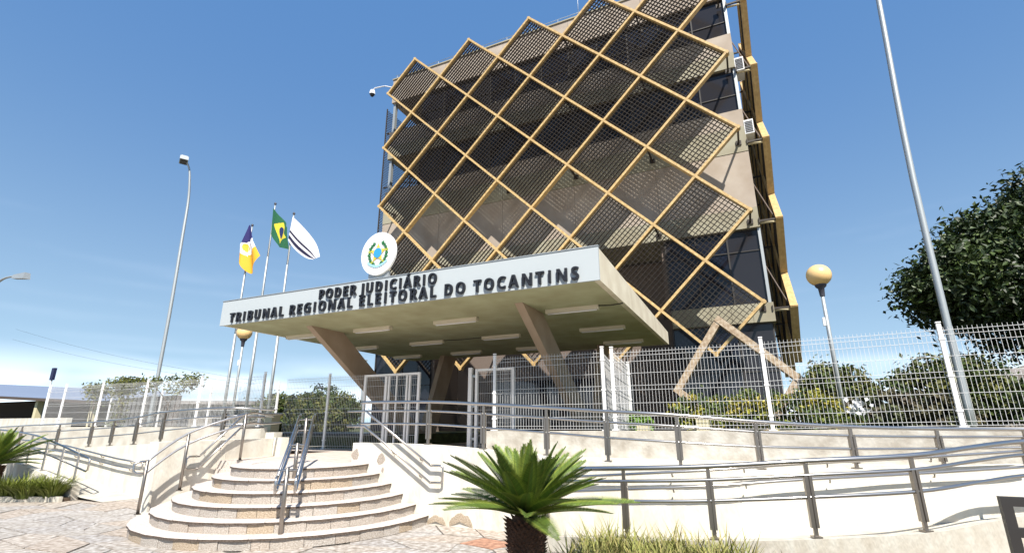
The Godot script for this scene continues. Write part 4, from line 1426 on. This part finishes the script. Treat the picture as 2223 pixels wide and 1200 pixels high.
func build_plants() -> void:
	cycad("cycad_palm", "cycad palm with a shaggy brown trunk in the right foreground", Vector3(-2.17, 0.0, -5.0), 0.70, 0.185, 1.06, 66, 21)
	cycad("cycad_palm", "cycad palm whose dark fronds enter at the left edge beside the ramp", Vector3(-16.25, 0.05, -6.2), 0.65, 0.2, 1.2, 44, 22)
	# strap-leaf grass in the right bed
	rng.seed = 31
	var st := S()
	for k in 1500:
		var x := rng.randf_range(-2.05, 3.0)
		var zz := -6.9 + rng.randf() * 2.2
		if x > 0.6: zz += 0.35 * (x - 0.6) * -0.6
		var dense := 1.0 if x < -0.4 else 0.45
		if rng.randf() > dense: continue
		if Vector2(x + 2.17, zz + 5.0).length() < 0.28: continue
		for b in 5:
			var a := rng.randf() * TAU
			var f := rng.randf_range(0.7, 1.3)
			var c0 := Color(0.10 * f, 0.14 * f, 0.03 * f)
			var c1 := Color(0.24 * f, 0.24 * f, 0.06 * f) if rng.randf() < 0.6 else Color(0.30 * f, 0.25 * f, 0.09 * f)
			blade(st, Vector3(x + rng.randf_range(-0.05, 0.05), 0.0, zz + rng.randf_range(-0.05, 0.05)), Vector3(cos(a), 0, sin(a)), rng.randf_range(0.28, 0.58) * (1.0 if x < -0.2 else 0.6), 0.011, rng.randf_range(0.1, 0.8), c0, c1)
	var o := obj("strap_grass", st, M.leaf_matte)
	tag(o, "strappy green and straw grass under the lower right ramp", "grass", "", "stuff")
	# planter at the left with tufted grass
	var pl := thing("planting_strip", Vector3.ZERO, "narrow planted bed between the paving and the lower left ramp kerb", "planter")
	st = S()
	prism(st, PackedVector2Array([Vector2(-20, -4.4), Vector2(-15.5, -6.0), Vector2(-14.05, -6.62), Vector2(-14.05, -6.84), Vector2(-20, -6.84)]), -0.05, 0.07)
	obj("soil_bed", st, M.earth, pl)
	st = S()
	wall_line(st, [Vector3(-20, 0.11, -4.35), Vector3(-15.5, 0.11, -5.95), Vector3(-14.0, 0.11, -6.60)], Vector3(0.0, 0, -0.07), 0.0)
	obj("kerb", st, M.white_kerb, pl)
	rng.seed = 41
	for q in [[-14.95, -6.42, 0.34, "middle tuft of green grass in the left bed, the biggest"], [-14.42, -6.62, 0.24, "smaller tuft of green grass at the right tip of the left bed"], [-15.55, -6.25, 0.36, "tuft of green grass at the left edge of the photo below the cycad"]]:
		st = S()
		for k in 420:
			var a := rng.randf() * TAU
			var rr: float = sqrt(rng.randf()) * q[2]
			var f := rng.randf_range(0.6, 1.3)
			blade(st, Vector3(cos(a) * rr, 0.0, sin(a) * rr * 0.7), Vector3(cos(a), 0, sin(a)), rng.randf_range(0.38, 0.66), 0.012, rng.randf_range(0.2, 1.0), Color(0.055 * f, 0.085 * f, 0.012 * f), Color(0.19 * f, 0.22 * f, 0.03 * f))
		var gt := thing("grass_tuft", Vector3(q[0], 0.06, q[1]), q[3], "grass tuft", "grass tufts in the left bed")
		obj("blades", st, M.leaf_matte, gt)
	# bushes behind the landing fence
	rng.seed = 51
	var dk := [Color(0.035, 0.06, 0.012), Color(0.05, 0.08, 0.016), Color(0.07, 0.10, 0.02)]
	var ol := [Color(0.10, 0.11, 0.022), Color(0.13, 0.13, 0.03), Color(0.07, 0.085, 0.02)]
	var yl := [Color(0.26, 0.25, 0.03), Color(0.15, 0.18, 0.03), Color(0.08, 0.115, 0.022), Color(0.05, 0.08, 0.018), Color(0.33, 0.28, 0.04)]
	var t := thing("dark_planter", Vector3.ZERO, "long dark granite planter behind the landing fence", "planter")
	st = S()
	box(st, Vector3(-15.8, 0.93, -14.6), Vector3(-10.7, 1.36, -12.25))
	obj("kerb", st, M.granite, t)
	for q in [[-21.6, 1.25, 1.0, "dark green bush behind the cream pillar and the left fence end"], [-20.2, 1.2, 1.05, "round olive green bush left of the single grey landing post"], [-18.75, 1.25, 1.12, "tallest green bush right behind the single grey landing post"], [-17.5, 1.0, 0.9, "green bush next to the foot of the slanted left canopy leg"]]:
		shrub("bush", q[3], Vector3(q[0], 1.25, -19.0 - 0.3 * fmod(q[0], 2.0)), Vector3(q[1], q[2], 1.0), 150, 44, 0.075, dk + ol, "bushes behind the landing fence")
	t = thing("cream_pillar", Vector3(-14.0, 0.93, -11.9), "short cream pillar between the left fence and the granite planter", "pillar")
	st = S()
	box(st, Vector3(-0.16, 0, -0.16), Vector3(0.16, 0.98, 0.16))
	obj("shaft", st, M.cream, t)
	st = S()
	box(st, Vector3(-0.2, 0.98, -0.2), Vector3(0.2, 1.04, 0.2))
	obj("cap", st, M.cream, t)
	# climbing shrub behind the left fence
	for q in [[-23.2, -21.9, 3.05, "sparse olive creeper on top of the far left fence panels"], [-21.9, -19.6, 3.2, "densest olive creeper overhanging the left fence beside the lamp post"], [-19.6, -16.6, 3.16, "thin trailing creeper on the left fence nearest the flagpoles"]]:
		var vt := thing("creeper", Vector3(0, 0, -11.05), q[3], "creeper", "olive creepers on the left fence")
		st = S(true)
		tube(st, [Vector3((q[0] + q[1]) / 2, 1.3, 0), Vector3((q[0] + q[1]) / 2 + 0.1, 2.3, 0.05), Vector3(q[0] + 0.3, q[2], 0.02)], 0.025, 5, 0.01)
		tube(st, [Vector3((q[0] + q[1]) / 2, 1.3, 0), Vector3((q[0] + q[1]) / 2 - 0.1, 2.2, 0.05), Vector3(q[1] - 0.2, q[2], 0.02)], 0.025, 5, 0.01)
		obj("stem", st, M.bark, vt)
		st = S()
		var dense: int = 95 if q[0] == -21.9 else 45
		for k in dense:
			var cx := rng.randf_range(q[0], q[1])
			var cy: float = q[2] - absf(rng.randfn()) * 0.22
			if q[0] == -21.9 and k % 3 == 0:
				cx = -20.9 + rng.randfn() * 0.3
				cy = rng.randf_range(1.6, 3.1)
			var bc: Color = ol[rng.randi() % 3]
			for j in 14:
				var f := rng.randf_range(0.8, 1.4)
				leaf(st, Vector3(cx + rng.randfn() * 0.13, cy + rng.randfn() * 0.09, rng.randfn() * 0.1), Vector3(rng.randfn(), rng.randfn() + 0.6, rng.randfn() + 0.4).normalized(), 0.065, 0.45, Color(bc.r * f, bc.g * f, bc.b * f))
		obj("foliage", st, M.leaf_matte, vt)
	# right garden shrubs
	for q in [[-1.1, -13.1, 0.75, 0.52, 0, "yellow green shrub at the foot of the beige diamond sculpture, left side"], [-0.1, -13.3, 0.8, 0.56, 0, "yellow green shrub under the middle of the diamond sculpture"], [0.95, -13.0, 0.75, 0.55, 0, "bright yellow shrub right of the white post in front of the sculpture"], [1.75, -13.6, 0.55, 0.36, 0, "low yellow shrub beside the amber globe lamp pole"], [-2.45, -12.2, 0.35, 0.30, 1, "small fresh green plant left of the sculpture behind the fence"]]:
		shrub("garden_shrub", q[5], Vector3(q[0], 1.32, q[1]), Vector3(q[2], q[3], 0.5), 80, 34, 0.05, yl if q[4] == 0 else [Color(0.12, 0.22, 0.03)], "garden shrubs behind the right fence")
	for q in [[2.3, -17.5, 1.0, 1.05, "round clipped hedge bush behind the globe lamp pole"], [4.7, -16.6, 1.4, 1.05, "wider olive bush between the globe lamp and the tall lamp post"], [7.0, -15.5, 1.9, 0.75, "dark low bush in front of the grey sloping roof"], [3.4, -15.2, 1.5, 0.5, "low reddish brown hedge behind the right fence"]]:
		var cols: Array = [Color(0.07, 0.055, 0.03), Color(0.06, 0.07, 0.025), Color(0.08, 0.07, 0.03)] if q[0] == 3.4 else dk + ol
		shrub("hedge_bush", q[4], Vector3(q[0], 1.32, q[1]), Vector3(q[2], q[3], 0.9), 170, 60, 0.075, cols, "hedge bushes behind the right fence")
	# white crumpled cloth on the hedge
	st = S()
	for k in 40:
		var c := Vector3(rng.randfn() * 0.14, rng.randfn() * 0.08, rng.randfn() * 0.06)
		leaf(st, c, Vector3(rng.randfn(), rng.randfn(), 1).normalized(), 0.06, 0.7, Color(0.55, 0.56, 0.58))
	var wh := thing("white_crumple", Vector3(1.98, 1.95, -12.7), "crumpled white cloth behind the fence right of the globe lamp pole", "litter")
	obj("crumpled_sheet", st, M.vc, wh)
	# cream planters at the foot of the fence
	for q in [[-0.95, "cream square planter post at the fence foot below the diamond sculpture"], [-2.15, "low cream block at the fence foot beside the small green plant"]]:
		t = thing("planter_box", Vector3(q[0], 1.30, -11.3), q[1], "planter", "cream blocks behind the right fence")
		st = S()
		box(st, Vector3(-0.12, 0, -0.12), Vector3(0.12, 0.42 if q[0] > -1 else 0.3, 0.12))
		obj("block", st, M.cream, t)
	# big dark tree at the right
	rng.seed = 61
	var fi := [Color(0.018, 0.034, 0.008), Color(0.03, 0.052, 0.012), Color(0.055, 0.085, 0.02), Color(0.022, 0.04, 0.010)]
	t = thing("big_tree", Vector3(10.95, 1.25, -23.5), "large dark leafy tree rising behind the fence at the right border", "tree")
	obj("trunk", limbs(Vector3.ZERO, Vector3(0, 4.2, 0), 0.42, 9, 3.0), M.bark, t)
	st = S()
	var cs := [[Vector3(0.6, 5.0, 0), Vector3(4.2, 3.4, 3.6), 400], [Vector3(-3.2, 5.2, 0.5), Vector3(2.0, 1.7, 2.0), 190], [Vector3(-1.8, 6.6, 0.3), Vector3(1.7, 1.3, 1.8), 130], [Vector3(1.0, 7.7, 0), Vector3(2.8, 2.0, 2.6), 240]]
	var merged := S()
	for c in cs:
		var part: SurfaceTool = crown(c[0], c[1], c[2], 110, 0.115, 0.5, fi, 0.7)
		part.generate_normals()
		merged.append_from(part.commit(), 0, Transform3D.IDENTITY)
	var mi := inst("crown", merged.commit(), M.leaf, t)
	mi.set_meta("kind", "thing")

# ------------------------------------------------------------------ background
func build_background() -> void:
	# low car shelter far left
	var o := thing("car_shelter", Vector3.ZERO, "open shelter with a long blue grey roof at the far left", "shelter")
	var st := S()
	hexa(st, [Vector3(-75, 5.9, -20), Vector3(-32.0, 3.5, -20), Vector3(-32.0, 2.85, -16), Vector3(-75, 4.9, -16), Vector3(-75, 5.95, -20), Vector3(-32.0, 3.55, -20), Vector3(-32.0, 2.89, -16), Vector3(-75, 4.94, -16)])
	obj("roof", st, M.roofblue, o)
	st = S()
	hexa(st, [Vector3(-75, 4.72, -15.99), Vector3(-32.0, 2.72, -15.99), Vector3(-32.0, 2.72, -15.93), Vector3(-75, 4.72, -15.93), Vector3(-75, 4.92, -15.99), Vector3(-32.0, 2.87, -15.99), Vector3(-32.0, 2.87, -15.93), Vector3(-75, 4.92, -15.93)])
	obj("eave_board", st, M.brown, o)
	st = S()
	box(st, Vector3(-75, 0, -20.3), Vector3(-32.0, 3.4, -20.1))
	obj("back_wall", st, M.brown, o)
	for k in 7:
		st = S()
		box(st, Vector3(-33.4 - k * 6, 0, -16.5), Vector3(-33.1 - k * 6, 2.86 + k * 0.2, -16.2))
		obj("pillar", st, M.cream, o)
	o = thing("boundary_wall", Vector3.ZERO, "low white wall in front of the blue roofed shelter", "wall")
	st = S()
	box(st, Vector3(-60, 0, -12.3), Vector3(-26.5, 1.93, -12.1))
	obj("wall_body", st, M.white, o)
	o = thing("low_house", Vector3.ZERO, "long low grey house with a flat pale roof behind the left fence", "house")
	st = S()
	box(st, Vector3(-64, 0, -36), Vector3(-34.5, 3.35, -28.2))
	obj("wall", st, M.greywall, o)
	st = S()
	hexa(st, [Vector3(-64.5, 3.85, -36.5), Vector3(-34, 3.1, -36.5), Vector3(-34, 3.1, -27.5), Vector3(-64.5, 3.85, -27.5), Vector3(-64.5, 4.4, -36.5), Vector3(-34, 3.7, -36.5), Vector3(-34, 3.38, -27.5), Vector3(-64.5, 4.05, -27.5)])
	obj("roof", st, M.roofgrey, o)
	for k in 5:
		st = S()
		box(st, Vector3(-60 + k * 5, 1.4, -28.2), Vector3(-58 + k * 5, 2.5, -28.15))
		obj("window", st, M.glass, o)
	o = thing("overhead_cables", Vector3.ZERO, "pair of thin overhead cables sloping across the sky at the far left", "cable")
	for q in [[Vector3(-82.36, 13.19, -30), Vector3(-51.87, 7.69, -30), Vector3(-37.8, 5.2, -30)], [Vector3(-82.36, 11.9, -30), Vector3(-51.87, 7.1, -30), Vector3(-37.8, 4.9, -30)]]:
		st = S(true)
		var cp := []
		for k in 25:
			var t := k / 24.0
			var p: Vector3 = q[0].lerp(q[2], t)
			cp.append(p - Vector3.UP * 0.5 * sin(PI * t))
		tube(st, cp, 0.009, 4)
		obj("cable", st, M.frame, o)
	# dark blue sign on a pole
	o = thing("pole_sign", Vector3(-33.0, 0, -14), "small dark blue upright sign on a thin pole at the far left", "sign")
	st = S()
	cbox(st, Vector3(0, 4.2, 0), Vector3(0.26, 0.62, 0.12))
	obj("panel", st, M.navy, o)
	st = S(true)
	tube(st, [Vector3.ZERO, Vector3(0, 3.9, 0)], 0.04, 8)
	obj("pole", st, M.galv, o)
	# grey sloping roof at the right behind the fence
	o = thing("grey_shed", Vector3.ZERO, "grey shed with a sloping roof behind the fence under the dark tree", "shed")
	st = S()
	hexa(st, [Vector3(4.9, 2.2, -20), Vector3(16, 2.2, -20), Vector3(16, 2.2, -18.2), Vector3(4.9, 2.2, -18.2), Vector3(4.9, 2.6, -20), Vector3(16, 5.4, -20), Vector3(16, 5.2, -18.2), Vector3(4.9, 2.45, -18.2)])
	obj("roof", st, M.roofgrey, o)
	st = S()
	box(st, Vector3(5.2, 0.5, -20.1), Vector3(16, 2.2, -18.6))
	obj("wall", st, M.greywall, o)
	# far trees along the horizon on the left and right
	rng.seed = 81
	var far := [Color(0.05, 0.07, 0.025), Color(0.07, 0.085, 0.03), Color(0.045, 0.06, 0.03)]
	var spots := [[-58, -45, 3.5], [-50, -52, 4.0], [-41, -55, 3.6], [-33, -52, 4.2], [-26, -48, 3.4], [-21, -44, 3.2], [-72, -40, 3.8]]
	for k in spots.size():
		var s: Array = spots[k]
		var names := ["distant bushy tree left of the low grey house", "distant tree over the roof of the low grey house", "distant tree right of the low house roof", "tallest distant tree behind the flagpoles", "distant tree right of the flagpoles above the bushes", "distant tree seen beneath the canopy", "farthest distant tree over the blue shelter roof"]
		var t := thing("distant_tree", Vector3(s[0], 0, s[1]), names[k], "tree", "distant trees on the left horizon")
		obj("trunk", limbs(Vector3.ZERO, Vector3(0, s[2] * 0.6, 0), 0.2, 5, s[2] * 0.3), M.bark, t)
		obj("crown", crown(Vector3(0, s[2] * 0.75, 0), Vector3(s[2] * 0.9, s[2] * 0.5, s[2] * 0.8), 60, 26, 0.17, 0.5, far, 0.8), M.leaf_matte, t)
